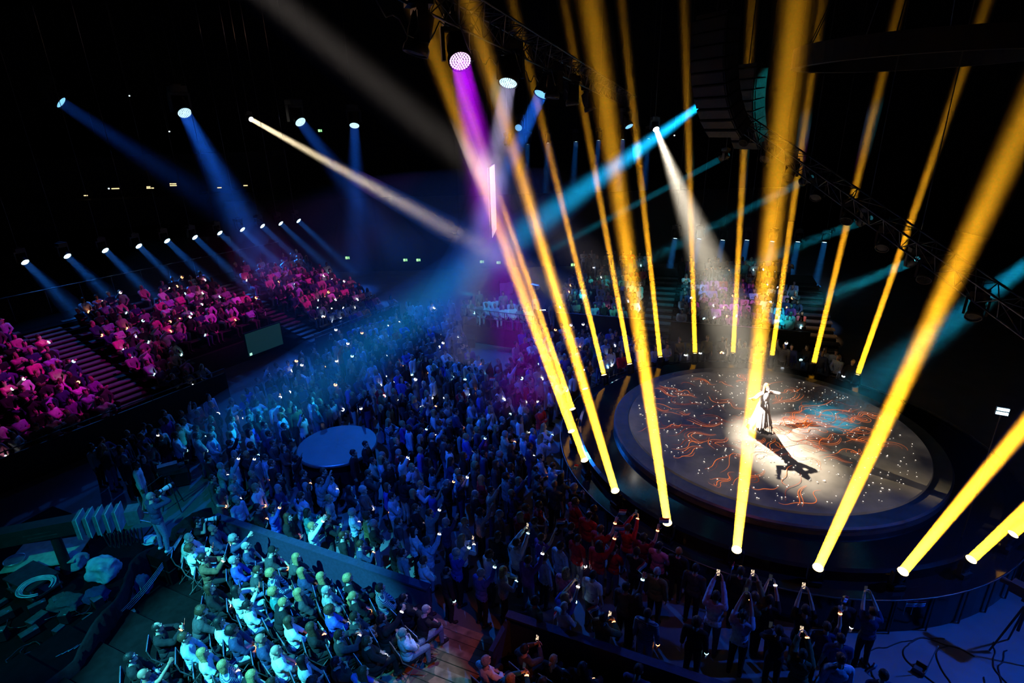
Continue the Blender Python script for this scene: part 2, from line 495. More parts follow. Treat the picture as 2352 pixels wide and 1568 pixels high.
def fixture(P, d, scale, lens_m, label, group, led=False, up=True, name='moving_head_lamp', drop=None):
    """P is the middle of the lens, d the way it shines; up: it stands on its base, else it hangs"""
    d = Vector(d).normalized(); P = Vector(P)
    piv = P - d*.34*scale
    root = empty(name, piv)
    root['label'] = label; root['category'] = 'stage lamp'
    if group: root['group'] = group
    yaw = math.atan2(d.y, d.x) - math.pi/2
    S = Matrix.Scale(scale, 4)
    H = d.to_track_quat('Z', 'Y').to_matrix().to_4x4() @ S
    off = Matrix.Translation((0, 0, .34))
    hd = obj('head', FXM['head'], M_lampbody, root, M=H @ off)
    if led:
        c = obj('led_array', FXM['cells'], lens_m, hd)
        obj('lens_plate', FXM['plate'], M_black, hd)
    else:
        obj('lens', FXM['lens'], lens_m, hd)
    Y = Matrix.Rotation(yaw, 4, 'Z')
    if up: Y = Y @ Matrix.Rotation(math.pi, 4, 'X')
    obj('yoke', FXM['yoke'], M_lampbody, root, M=Y @ S)
    z = (.40 if not up else -.40)*scale
    obj('base', FXM['base'], M_lampbody, root, M=Matrix.Translation((0, 0, z)) @ Matrix.Rotation(yaw, 4, 'Z') @ S)
    if not up:
        top = (24.0-piv.z) if drop is None else drop
        MB().tube((0, 0, z), (0, 0, top), .014, n=6).build('drop_pole' if drop is None else 'clamp', M_metal, root)
    return root
def aim(P, px, py, cosv):
    """direction that is seen running towards pixel (px, py) and turned to the viewer by cosv"""
    c = (EYE-Vector(P)).normalized(); dp = (Vector(P)-EYE).dot(_F)
    m = atd(px, py, dp)-Vector(P); m = (m - c*m.dot(c)).normalized()
    return c*cosv + m*math.sqrt(1-cosv*cosv)
def disc_light(P, d, r, spread, col, energy, root=None, name='lamp_light'):
    l = bpy.data.lights.new(name, 'AREA'); l.shape = 'DISK'; l.size = 2*r
    l.energy = energy; l.color = col; l.spread = R(spread)
    o = bpy.data.objects.new(name, l); COL.objects.link(o)
    o.location = P; o.rotation_euler = (-Vector(d)).to_track_quat('Z', 'Y').to_euler()
    if root is not None:
        o.parent = root; o.matrix_parent_inverse = Matrix.Translation(-root.location)
    return o
def wash(P, T, cone, col, energy, blend=.6, radius=.15, name='wash_light'):
    l = bpy.data.lights.new(name, 'SPOT'); l.energy = energy; l.color = col
    l.spot_size = R(cone); l.spot_blend = blend; l.shadow_soft_size = radius
    o = bpy.data.objects.new(name, l); COL.objects.link(o); o.location = P
    o.rotation_euler = (Vector(P)-Vector(T)).to_track_quat('Z', 'Y').to_euler()
    return o
def haze(P, d, r0, spread, L, m, label, n=24, grow=1.0):
    """the haze that the beam crosses"""
    d = Vector(d).normalized()
    r1 = r0 + L*math.tan(R(spread/2))*grow
    mb = MB().lathe([(r0*1.08, .03), (r1*1.05, L)], n, smooth=False)
    o = mb.build('haze', m)
    o.location = P; o.rotation_euler = d.to_track_quat('Z', 'Y').to_euler()
    tag(o, label, None, None, 'stuff')
    return o
def haze_cloud(c, r, label):
    mb = MB(); v_, f_ = ell_(c, r); mb.add(v_, f_)
    o = mb.build('haze', haze_mat('haze_blue_air', .0026, .3)); tag(o, label, None, None, 'stuff'); return o
def ell_(c, r, n=36, m=18):
    vs = []; fs = []
    for i in range(m+1):
        t = math.pi*i/m
        for k in range(n):
            a = 2*math.pi*k/n
            vs.append((c[0]+r[0]*math.sin(max(t, .01) if i < m else .01)*math.cos(a), c[1]+r[1]*math.sin(max(t, .01) if i < m else .01)*math.sin(a), max(.02, c[2]+r[2]*math.cos(t))))
    for i in range(m):
        for k in range(n): fs.append((i*n+k, (i+1)*n+k, (i+1)*n+(k+1) % n, i*n+(k+1) % n))
    fs += [tuple(range(n)), tuple(range(m*n, m*n+n))[::-1]]
    return vs, fs
HZ_Y = haze_mat('haze_golden', .23, .5)
HZ_N = haze_mat('haze_thin', .03, .2)
HZ_W = haze_mat('haze_wide', .012, .2)

# ---- ring of golden beams around the stage
RC = Vector((8.59, 16.80, 1.5)); RR = 6.65; TILT = R(18.5)
ANG = (-165.1, -150.1, -134.5, -119.3, -104.0, -87.9, -72.0, -56.0, 36.5, 51.0, 65.2, 79.0, 93.4, 107.8, 122.1, 136.4, 150.0, 165.5, 179.4)
M_lens_y = glow('lens_golden', (1, .62, .12), 30)
ringt = empty('lamp_ring', (RC.x, RC.y, 0))
tag(ringt, 'low black ring platform carrying the golden lamps around the stage', 'platform')
MB().lathe([(6.36, 0), (6.36, .955), (6.95, .955), (6.95, 0)], 96, smooth=False, close=False).build('ring_deck', M_gloss, ringt)
mb = MB()
for k in range(48):
    a = 2*math.pi*k/48
    mb.tube((7.0*math.cos(a), 7.0*math.sin(a), 0), (7.0*math.cos(a), 7.0*math.sin(a), 1.0), .02, n=6)
mb.path([(7.0*math.cos(2*math.pi*k/96), 7.0*math.sin(2*math.pi*k/96), 1.0) for k in range(97)], .02)
mb.build('guard_rail', M_metal, ringt)
for i, a in enumerate(ANG):
    a = R(a); rad = Vector((math.cos(a), math.sin(a), 0))
    P = RC + rad*RR; d = rad*math.sin(TILT) + Vector((0, 0, math.cos(TILT)))
    rt = fixture(P, d, .64, M_lens_y, 'black moving head lamp throwing a golden beam, on the ring around the stage', 'golden beam lamps around the stage')
    disc_light(P+d*.03, d, .10, 1.6, (1, .43, .014), E_YELLOW, rt)
    haze(P+d*.03, d, .105, 1.6, 19, HZ_Y, 'golden shaft of lit haze rising from the ring of lamps')

# ---- follow spots on the performer
PERF = Vector((8.17, 16.46, STZ+.05))
M_lens_w = glow('lens_white', (1, .95, .85), 12)
FS1 = atd(1507, 297, 26.6); d = (PERF+Vector((.12, -.8, .2)) - FS1).normalized()
rt = fixture(FS1, d, .8, M_lens_w, 'follow spot hanging over the rear stand, throwing a wide white beam at the stage', None, up=False, name='follow_spot')
disc_light(FS1+d*.05, d, .12, 10.5, (1, .87, .66), E_STAGE_SPOT, rt)
haze(FS1+d*.05, d, .13, 10.5, (PERF-FS1).length-.4, haze_mat('haze_spot', .018, .0), 'white shaft of lit haze between rear follow spot and singer')
FS2 = atd(577, 274, 40); d = (PERF+Vector((0, 0, 1.0)) - FS2).normalized()
rt = fixture(FS2, d, .9, M_lens_w, 'follow spot high on the far side, throwing a thin yellowish white beam', None, up=False, name='follow_spot')
disc_light(FS2+d*.05, d, .16, 2.4, (1, .82, .5), 42, rt)
haze(FS2+d*.05, d, .17, 2.4, 30, haze_mat('haze_spot2', .05, .1), 'thin pale shaft of lit haze from the far follow spot')
FS3 = Vector((-13, 12, 21)); d = (PERF+Vector((0, 0, 1.0)) - FS3).normalized()
rt = fixture(FS3, d, .9, M_lens_w, 'follow spot under the roof above the grandstand', None, up=False, name='follow_spot')
disc_light(FS3+d*.05, d, .2, 3.2, (1, .86, .78), 60, rt)
haze(FS3+d*.05, d, .22, 3.2, (PERF-FS3).length-.6, haze_mat('haze_roof', .0022, .0), 'faint broad greyish shaft of lit haze under the roof')

# ---- overhead triangular truss with big LED wash lamps
def truss(A, B, w_, name, label, cell=.6, m=M_metal):
    A, B = Vector(A), Vector(B)
    root = empty(name, A)
    tag(root, label, 'truss')
    d = (B-A).normalized(); s_ = d.cross(Vector((0, 0, 1))).normalized(); u = s_.cross(d).normalized()
    ch = [s_*w_/2 + u*w_*.45, -s_*w_/2 + u*w_*.45, -u*w_*.45]
    L = (B-A).length; n = int(L/cell)
    for c in ch:
        o = MB().tube(c, c + d*L, .026, n=8).build('chord', m, root)
    for (i, j) in ((0, 2), (1, 2), (0, 1)):
        mb = MB()
        for k in range(n):
            p0 = d*(k*cell); p1 = d*((k+1)*cell)
            a, b = (ch[i], ch[j]) if k % 2 == 0 else (ch[j], ch[i])
            mb.tube(a+p0, b+p1, .013, n=5)
            mb.tube(ch[i]+p0, ch[j]+p0, .011, n=5)
        mb.build('lattice', m, root)
    return root, d, u
TA, TB = Vector((-3.2, 6.5, 13.75)), Vector((6.6, 32.5, 12.2))
truss(TA, TB, .62, 'truss', 'black triangular lattice truss carrying the big LED wash lamps')
# drooping cables along the truss
for k in range(4):
    mb = MB(); a = TA.lerp(TB, .10+.11*k); b = TA.lerp(TB, .20+.11*k)
    mb.path([a.lerp(b, t/14)+Vector((0.25, 0, -.35-.45*math.sin(math.pi*t/14)+.1*math.sin(t*1.7))) for t in range(15)], .012, n=5)
    o = mb.build('cable', M_black); tag(o, 'black cable drooping in a loop below the lattice truss', 'cable', 'cables on the lattice truss')
M_led_p = glow('led_purple', (.9, .6, 1.0), 1.5)
M_led_b = glow('led_blue', (.55, .85, 1.0), 1.5)
M_led_b2 = glow('led_blue_dim', (.22, .6, 1.0), 1.3)
big = [(1057, 140, 11.7, (1135, 520), 7.5, M_led_p, (.42, .0, .8), FX['purple'], 10, 'purple lit LED wash lamp, largest on the lattice truss'),
       (1167, 190, 14.0, (1120, 480), 7, M_led_b, (.62, .55, .95), FX['blue_truss'], 11, 'pale blue lit LED wash lamp beside the purple one on the truss'),
       (1243, 216, 17.5, (1140, 440), 8, M_led_b2, (.01, .16, 1.0), FX['blue_truss']*1.2, 8, 'deep blue lit LED wash lamp on the lattice truss, tilted to the crowd')]
for (x, y, dp, tgt, L, lm, col, en, spr, lab) in big:
    P = atd(x, y, dp); d = aim(P, tgt[0], tgt[1], {1057: .78, 1167: .55, 1243: .45}[x])
    rt = fixture(P, d, 1.22, lm, lab, None, led=True, up=False, drop=1.2)
    disc_light(P+d*.05, d, .20, spr, col, en, rt)
    haze(P+d*.05, d, .21, spr, L, haze_mat('haze_truss', .13, .2), {0: 'purple', 1: 'pale violet', 2: 'deep blue'}[[b[0] for b in big].index(x)] + ' shaft of lit haze below the lattice truss')
# lamps of the truss that are off
for k, t in enumerate((.17, .47, .56, .66)):
    P = TA.lerp(TB, t) + Vector((0, 0, -1.0))
    fixture(P, (.2*(k-1.5), -.1, -1), 1.1, M_black, 'unlit moving head lamp hanging below the lattice truss', 'unlit lamps on the lattice truss', up=False, drop=.9)
P = atd(1445, 290, 30); d = Vector((.3, -.5, -.8)).normalized()
rt = fixture(P, d, 1.2, M_led_b2, 'small blue lit LED lamp at the far end of the lattice truss', None, led=True, up=False)

# ---- rows of blue lamps
def lamp_row(pix, depth_f, tgt_f, r, spr, col, en, L, lm, label, group, hz, hl, led=False, scale=1.0):
    for i, (x, y) in enumerate(pix):
        P = depth_f(x, y, i); T = tgt_f(P, x, y, i); d = (T-P).normalized()
        rt = fixture(P, d, scale, lm, label, group, led=led, up=False)
        disc_light(P+d*.04, d, r, spr, col, en, rt)
        haze(P+d*.04, d, r*1.05, spr, L if not callable(L) else L(i), hz, hl)
M_lens_b = glow('lens_blue', (.45, .8, 1.0), 9)
zrow = 5.4
row1 = [(58, 602), (155, 588), (242, 575), (319, 565), (384, 553), (448, 545), (505, 535), (557, 527), (603, 519), (645, 513), (686, 507)]
lamp_row(row1, lambda x, y, i: atz(x, y, zrow), lambda P, x, y, i: P + Vector((3.6, -1.5, -3.2)), .17, 11, (.015, .20, 1.0), FX['row_left'], 5.5, M_lens_b,
         'blue lit lamp in the row above the back of the grandstand', 'row of blue lamps above the grandstand', HZ_N, 'short blue shaft of lit haze over the grandstand')
row2 = [(1165, 333), (1212, 331), (1259, 328), (1323, 325), (1375, 322), (1431, 320), (1490, 318)]
lamp_row(row2, lambda x, y, i: atd(x, y, 48), lambda P, x, y, i: P + Vector((-.4, -.5, -6)), .2, 9, (.01, .22, 1.0), FX['row_far'], 8, M_lens_b,
         'blue lit lamp in the high row on the far side of the hall', 'row of blue lamps high on the far side', HZ_N, 'narrow blue shaft of lit haze on the far side', scale=1.2)
row3 = [(1551, 547), (1606, 548), (1660, 551), (1716, 551), (1774, 554), (1833, 555), (1894, 556)]
lamp_row(row3, lambda x, y, i: atd(x, y, 40), lambda P, x, y, i: P + Vector((-1.1, -1.5, -6)), .19, 9, (.02, .30, 1.0), FX['row_back'], 4.5, M_lens_b,
         'blue lit lamp in the row above the stand behind the stage', 'row of blue lamps above the rear stand', HZ_N, 'narrow blue shaft of lit haze above the rear stand', scale=1.1)
for (x, y, dp, tx, ty, tz, en, lab) in ((140, 235, 36, 420, 420, .35, .35, 'at the end of the hall beside the gallery'), (424, 259, 34, 655, 690, .72, 1.5, 'high above the middle of the gallery'), (690, 280, 40, 900, 560, .65, .55, 'high beside the green exit sign'), (814, 288, 46, 822, 600, .6, .8, 'pointing straight down on the far side')):
    P = atd(x, y, dp); d = aim(P, tx, ty, tz)
    rt = fixture(P, d, 2.1, M_led_b if x != 140 else M_led_b2, 'round blue lit LED wash lamp ' + lab, None, led=True, up=False)
    disc_light(P+d*.05, d, .36, 13, (.012, .14, 1.0), FX['upper_left']*en, rt)
    haze(P+d*.05, d, .37, 13, 13, HZ_N, 'blue shaft of lit haze from the lamp ' + lab)

# ---- straight truss on the right with lamps, and teal beams
QA, QB = atd(1690, 275, 21), atd(2420, 790, 11)
root, qd, qu = truss(QA, QB, .55, 'truss', 'black lattice truss sloping past the golden beams on the stage side')
for k in range(8):
    P = QA.lerp(QB, .06+.115*k) + Vector((-.05, -.05, -.55))
    fixture(P, (-.5, -.55, -.65), .8, M_black, 'unlit moving head lamp hanging below the sloping truss', 'unlit lamps on the sloping truss', led=(k % 2 == 0), up=False, drop=.6)
teal = [((1655, 208), 26, (560, 1000), 1.0, 7, 1.0, 26, (.004, .28, .62)), ((1655, 365), 25, (1290, 560), None, 2.4, .07, 12, (.005, .40, .62)),
        ((1842, 418), 19, (1500, 590), None, 3.4, .09, 12, (.005, .30, .45)), ((1975, 510), 17, (1640, 640), None, 4.4, .10, 12, (.004, .27, .38)),
        ((2090, 602), 15, (1880, 690), None, 5, .12, 10, (.004, .27, .38)), ((2420, 560), 12, (1900, 960), 1.5, 12, .5, 14, (.004, .25, .40))]
for k, (src, dp, tgt, tz, spr, en, L, col) in enumerate(teal):
    P = atd(src[0], src[1], dp); T = atz(tgt[0], tgt[1], tz) if tz is not None else atd(tgt[0], tgt[1], dp+8)
    d = (T-P).normalized()
    rt = fixture(P, d, .7, glow('lens_teal', (.1, .7, .9), 3), 'moving head lamp sending a teal beam across the hall, on the stage side', 'teal beam lamps', up=False)
    disc_light(P+d*.05, d, .14, spr, col, FX['teal']*en, rt)
    haze(P+d*.05, d, .15, spr, L, haze_mat('haze_teal', .035, .15) if k else haze_mat('haze_teal_big', .06, .15), 'teal shaft of lit haze crossing the hall %s' % ('to the satellite stage' if k == 0 else 'on the stage side'))

# ---- wash lights that colour the crowd: bare spots, out of frame or high up, some added as fill
wash(Vector((-6, 24, 15)), stand_pt(2.2, 6.6), 30, (1.0, .004, .72), WASH['magenta'], .8)
wash(Vector((-3, 30, 15)), stand_pt(10.3, 7.2), 22, (1.0, .004, .76), WASH['magenta']*.8, .8)
wash(Vector((0, 34, 15)), stand_pt(16, 6.6), 23, (1.0, .004, .72), WASH['magenta']*.8, .8)
wash(Vector((-24, 30, 9)), stand_pt(6, 6), 80, (.02, .2, 1.0), 1500, .8)
wash(Vector((-8, 8, 17)), Vector((-3.2, 21.5, 0)), 52, (.006, .10, 1.0), WASH['blue']*.42, .9, .25)  # added blue fill from the camera side, no fixture
wash(Vector((-8, 42, 20.5)), Vector((-3.5, 20, 0)), 46, (.008, .17, 1.0), WASH['blue']*1.5, .9, .2)
wash(Vector((-12.5, 0, 18)), wpt(3.5, 2.4, 1.0), 18, (.06, .70, .84), E_PRESS*4.2, .5, .12)
wash(Vector((2, 1, 15)), wpt(3.6, 2.2, 1.0), 36, (.006, .12, 1.0), WASH['press_blue']*1.6, .8, .2)
wash(Vector((-2, 1.5, 15)), wpt(7.7, 2.0, .5), 9, (.03, .50, .52), 3800, .15, .1)
wash(Vector((6, 4, 9)), wpt(8.7, 3.1, .5), 14, (1, .16, .03), 1100, .6, .1)
wash(Vector((5, 3, 12)), wpt(8.0, .5, .2), 12, (1, .18, .04), 1300, .6, .1)
wash(Vector((-12.5, 0, 18)), Vector((-9.1, 11.9, 2.3)), 5.5, (.05, .60, .84), 9000, .5, .1)  # extra narrow spot, added to brighten the standing photographer
wash(Vector((1, 6, 14)), Vector((4.5, 12.5, 1)), 30, (.6, .12, .5), WASH['red_front']*1.3, .8, .2)
wash(Vector((-14, 2, 12)), Vector((-10.8, 11.0, 1.4)), 26, (.01, .55, .55), WASH['foh']*2.4, .7, .1)
wash(Vector((15, 2, 13)), Vector((12.5, 8, 0)), 50, (.008, .13, .6), WASH['right_blue']*.07, .9, .2)
for (a, r_, c, e, cone) in ((1.5, 3.5, (.03, .8, .75), 1.0, 14), (5.9, 5.5, (.05, .75, 1.0), 1.1, 9), (11.3, 4.0, (.05, .7, .9), .7, 12), (8.6, 4.5, (.75, .12, 1.0), .8, 14), (9.6, 2.0, (.9, .1, .55), .6, 10), (13.4, 2.5, (1, .5, .2), .6, 9), (13.2, 5, (.3, .5, 1), .4, 12), (4.9, 2, (.2, .6, 1), .8, 7)):
    wash(Vector((13+a*.2, 20, 18)), tpt(a, r_), cone, c, WASH['cyan_stand']*e*7, .5, .1)
wash(Vector((0, 20, 15)), Vector((-.8, 30, 1.2)), 16, (.03, .75, .9), WASH['cyan_stand']*4, .6, .1)
# broad blue haze over the far floor and the dark stage side, lit by added lamps
Pb = Vector((1, 50, 11)); db = Vector((-.14, -.85, -.42)).normalized()
rt = fixture(Pb, db, 1.6, M_led_b2, 'added blue wash lamp that lights the haze on the far side', None, led=True, up=False)
disc_light(Pb+db*.05, db, .3, 46, (.01, .10, 1.0), 230, rt)
haze_cloud((-2, 35, 2.5), (22, 15, 6.4), 'dim blue haze hanging over the far floor'); haze_cloud((-2, 34, 2.0), (15, 11, 4.2), 'thicker dim blue haze low over the far floor')
Pb = Vector((19, 9, 13)); db = Vector((-.55, -.12, -.72)).normalized()  # second added lamp, placed to turn the stage-side haze blue
rt = fixture(Pb, db, 1.6, M_led_b2, 'added blue wash lamp that lights the haze on the dark stage side', None, led=True, up=False)
disc_light(Pb+db*.05, db, .3, 50, (.01, .12, 1.0), 260, rt)
haze_cloud((15.5, 8.5, 2.5), (7, 6, 5.5), 'dim blue haze hanging over the dark stage side')
wash(Vector((-26, 52, 19)), Vector((-12, 18, 23.5)), 60, (1, .5, .3), 1100, .9, .2)  # warm light added to make the ceiling panels show, no fixture
# ================================================================ people
def _frame(d):
    d = Vector(d).normalized()
    return d.to_track_quat('Z', 'Y').to_matrix()
def cap_geo(p0, r0, p1, r1, n=10):
    p0, p1 = Vector(p0), Vector(p1)
    q = _frame(p1-p0) if (p1-p0).length > 1e-5 else Matrix.Identity(3)
    prof = [(r0*math.sin(t), -r0*math.cos(t)) for t in (R(18), R(50), R(90))]
    L = (p1-p0).length
    prof += [(r1*math.sin(t), L - r1*math.cos(t)) for t in (R(90), R(130), R(162))]
    vs = []
    for r_, z in prof:
        for k in range(n):
            a = 2*math.pi*k/n
            vs.append(p0 + q @ Vector((r_*math.cos(a), r_*math.sin(a), z)))
    vs += [p0 + q @ Vector((0, 0, -r0)), p0 + q @ Vector((0, 0, L+r1))]
    m = len(prof); fs = []
    for i in range(m-1):
        for k in range(n): fs.append((i*n+k, i*n+(k+1) % n, (i+1)*n+(k+1) % n, (i+1)*n+k))
    for k in range(n):
        fs.append((m*n, (k+1) % n, k)); fs.append((m*n+1, (m-1)*n+k, (m-1)*n+(k+1) % n))
    return vs, fs
def ell_geo(c, r, rot=None, n=14, m=9):
    c = Vector(c); vs = []; fs = []
    for i in range(1, m):
        t = math.pi*i/m
        for k in range(n):
            a = 2*math.pi*k/n
            v = Vector((r[0]*math.sin(t)*math.cos(a), r[1]*math.sin(t)*math.sin(a), r[2]*math.cos(t)))
            vs.append(c + (rot @ v if rot is not None else v))
    e = Vector((0, 0, r[2])); e = rot @ e if rot is not None else e
    vs += [c+e, c-e]
    for i in range(m-2):
        for k in range(n): fs.append((i*n+k, (i+1)*n+k, (i+1)*n+(k+1) % n, i*n+(k+1) % n))
    for k in range(n):
        fs.append(((m-1)*n, k, (k+1) % n)); fs.append(((m-1)*n+1, (m-2)*n+(k+1) % n, (m-2)*n+k))
    return vs, fs

class Body:
    def __init__(s): s.pr = []; s.v = []; s.f = []
    def cap(s, tag_, p0, r0, p1, r1):
        s.pr.append((tag_, 'c', np.array(p0), r0, np.array(p1), r1)); s._a(*cap_geo(p0, r0, p1, r1))
    def ell(s, tag_, c, r, rot=None):
        s.pr.append((tag_, 'e', np.array(c), np.array(r), np.array(rot) if rot is not None else np.eye(3), 0)); s._a(*ell_geo(c, r, rot))
    def _a(s, vs, fs):
        b = len(s.v); s.v += [tuple(v) for v in vs]; s.f += [tuple(i+b for i in f) for f in fs]
    def classify(s, P):
        best = np.full(len(P), 1e9); idx = np.zeros(len(P), int); par = np.zeros(len(P))
        for k, (tg, ty, a, b, c, d) in enumerate(s.pr):
            if ty == 'c':
                ax = c-a; L2 = max(ax@ax, 1e-9); t = np.clip(((P-a)@ax)/L2, 0, 1)
                dist = np.linalg.norm(P-(a+t[:, None]*ax), axis=1) - (b+(d-b)*t)
            else:
                q = (P-a)@c; n_ = np.linalg.norm(q/b, axis=1); dist = (n_-1)*b.min(); t = q[:, 2]/b[2]
            m = dist < best; best[m] = dist[m]; idx[m] = k; par[m] = t[m]
        return np.array([s.pr[i][0] for i in idx]), par

def ik(S, W, l1, l2, hint):
    S, W = Vector(S), Vector(W); d = W-S; L = min(d.length, (l1+l2)*.999)
    dn = d.normalized(); a = (l1*l1 - l2*l2 + L*L)/(2*L); h = math.sqrt(max(l1*l1-a*a, 0))
    hv = Vector(hint); hv = (hv - dn*hv.dot(dn)); hv.normalize()
    return S + dn*a + hv*h, S + dn*L

def hand(b, Wr, fd, pn, curl, side, tagn='hand'):
    """palm, four fingers and a thumb; fd forearm direction, pn palm normal"""
    fd = Vector(fd).normalized(); pn = Vector(pn); pn = (pn - fd*pn.dot(fd)).normalized()
    sx = fd.cross(pn).normalized()*side
    rot = Matrix((sx, fd, pn)).transposed()
    Wr = Vector(Wr)
    b.ell(tagn, Wr+fd*.052, (.041, .056, .018), rot)
    for x, L in ((-.034, .058), (-.0115, .07), (.0115, .075), (.034, .066)):
        p0 = Wr + fd*.088 + sx*x
        d1 = (fd*math.cos(curl*.6) + pn*math.sin(curl*.6) + sx*x*1.6).normalized(); p1 = p0 + d1*L*.55
        d2 = (fd*math.cos(curl*1.5) + pn*math.sin(curl*1.5) + sx*x*1.6).normalized(); p2 = p1 + d2*L*.55
        b.cap(tagn, p0, .0095, p1, .009); b.cap(tagn, p1, .009, p2, .0078)
    p0 = Wr + fd*.03 + sx*.03; p1 = p0 + (fd*.55+sx*.75+pn*.25).normalized()*.045; p2 = p1 + (fd*.9+sx*.2+pn*.35).normalized()*.034
    b.cap(tagn, p0, .013, p1, .0105); b.cap(tagn, p1, .0105, p2, .0085)
    return Matrix((sx, fd, pn)).transposed().to_4x4()

def make_body(seated=False, lean=0.0, hands=None, head=(0, 0), knees=.12, stance=.09, turn=0.0):
    """hands: for (left, right) -> (wrist position in body space or None, elbow hint, palm normal, curl)"""
    b = Body(); info = {}
    hipz = .50 if seated else .93
    P = Vector((0, -.02 if seated else 0, hipz))
    T = Matrix.Rotation(-R(lean), 3, 'X') @ Matrix.Rotation(R(turn), 3, 'Z')
    at = lambda x, y, z: P + T @ Vector((x, y, z))
    b.ell('pelvis', at(0, 0, .03), (.168, .122, .125), T)
    b.ell('abdomen', at(0, .005, .18), (.148, .108, .17), T)
    b.ell('chest', at(0, 0, .36), (.172, .118, .185), T)
    b.cap('chest', at(-.15, -.005, .475), .062, at(.15, -.005, .475), .062)
    b.cap('neck', at(0, -.005, .48), .06, at(0, .012, .60), .05)
    hc = at(0, .028, .70)
    Hr = T @ Matrix.Rotation(R(head[1]), 3, 'Z') @ Matrix.Rotation(R(head[0]), 3, 'X')
    hp = lambda x, y, z: hc + Hr @ Vector((x, y, z))
    b.ell('head', hp(0, -.012, .022), (.076, .095, .10), Hr)
    b.ell('head', hp(0, .022, -.045), (.06, .07, .085), Hr)
    b.ell('head', hp(0, .068, -.098), (.028, .026, .022), Hr)
    b.cap('head', hp(-.034, .078, .03), .014, hp(.034, .078, .03), .014)
    b.cap('head', hp(0, .086, .015), .009, hp(0, .108, -.028), .0145)
    b.cap('head', hp(-.018, .086, -.062), .0085, hp(.018, .086, -.062), .0085)
    for s in (-1, 1): b.ell('ear', hp(s*.078, -.006, -.008), (.011, .024, .033), Hr)
    info['head'] = Matrix.Translation(hc) @ Hr.to_4x4()
    info['eyes'] = [hp(s*.031, .084, .008) for s in (-1, 1)]; info['mouth'] = hp(0, .09, -.062)
    for i, s in enumerate((-1, 1)):
        S = at(s*.195, -.005, .47)
        h = (hands or (None, None))[i]
        if h is None: h = ((s*.26, .05, hipz-.06 if not seated else .62), (s*.4, -1, 0), (-s, 0, 0), .5)
        E, Wp = ik(S, h[0], .285, .25, h[1])
        b.cap('uarm', S, .056, E, .043); b.cap('farm', E, .043, Wp, .029)
        info['hand%d' % i] = Matrix.Translation(Wp) @ hand(b, Wp, Wp-E, h[2], h[3], -s)
        info['wrist%d' % i] = (Wp, (Wp-E).normalized())
        if seated:
            hip = P + Vector((s*.085, .02, .0)); K = Vector((s*knees, .43, .50)); A = Vector((s*(knees+.01), .40 + .06*(i-.5), .09))
        else:
            hip = P + Vector((s*.088, 0, -.02)); K = Vector((s*(stance+.012), .025, .49)); A = Vector((s*(stance+.02), -.02, .09))
        b.cap('thigh', hip, .088, K, .06); b.cap('shin', K, .058, A, .04)
        b.cap('shin', K.lerp(A, .25)+Vector((0, -.02, 0)), .045, K.lerp(A, .5)+Vector((0, -.012, 0)), .04)
        b.cap('foot', A+Vector((0, -.035, -.045)), .042, A+Vector((s*.015, .15, -.055)), .034)
        b.cap('foot', A, .04, A+Vector((0, .06, -.03)), .04)
    return b, info

def eval_mods(me, mods):
    o = bpy.data.objects.new('tmp', me); COL.objects.link(o)
    for ty, kw in mods:
        m = o.modifiers.new('m', ty)
        for k, v in kw.items(): setattr(m, k, v)
    dg = bpy.context.evaluated_depsgraph_get()
    out = bpy.data.meshes.new_from_object(o.evaluated_get(dg))
    bpy.data.objects.remove(o)
    return out
def mesh_arrays(me):
    v = np.empty(len(me.vertices)*3); me.vertices.foreach_get('co', v); v = v.reshape(-1, 3)
    me.calc_loop_triangles()
    t = np.empty(len(me.loop_triangles)*3, int); me.loop_triangles.foreach_get('vertices', t); t = t.reshape(-1, 3)
    return v, t
def from_arrays(name, v, t, mi=None, smooth=True):
    me = bpy.data.meshes.new(name)
    me.from_pydata(v.tolist(), [], t.tolist())
    if mi is not None: me.polygons.foreach_set('material_index', np.asarray(mi, np.int32))
    me.polygons.foreach_set('use_smooth', np.full(len(t), smooth))
    me.update()
    return me
def vnormals(v, t):
    n = np.cross(v[t[:, 1]]-v[t[:, 0]], v[t[:, 2]]-v[t[:, 0]]); vn = np.zeros_like(v)
    for k in range(3): np.add.at(vn, t[:, k], n)
    return vn/np.maximum(np.linalg.norm(vn, axis=1)[:, None], 1e-9)

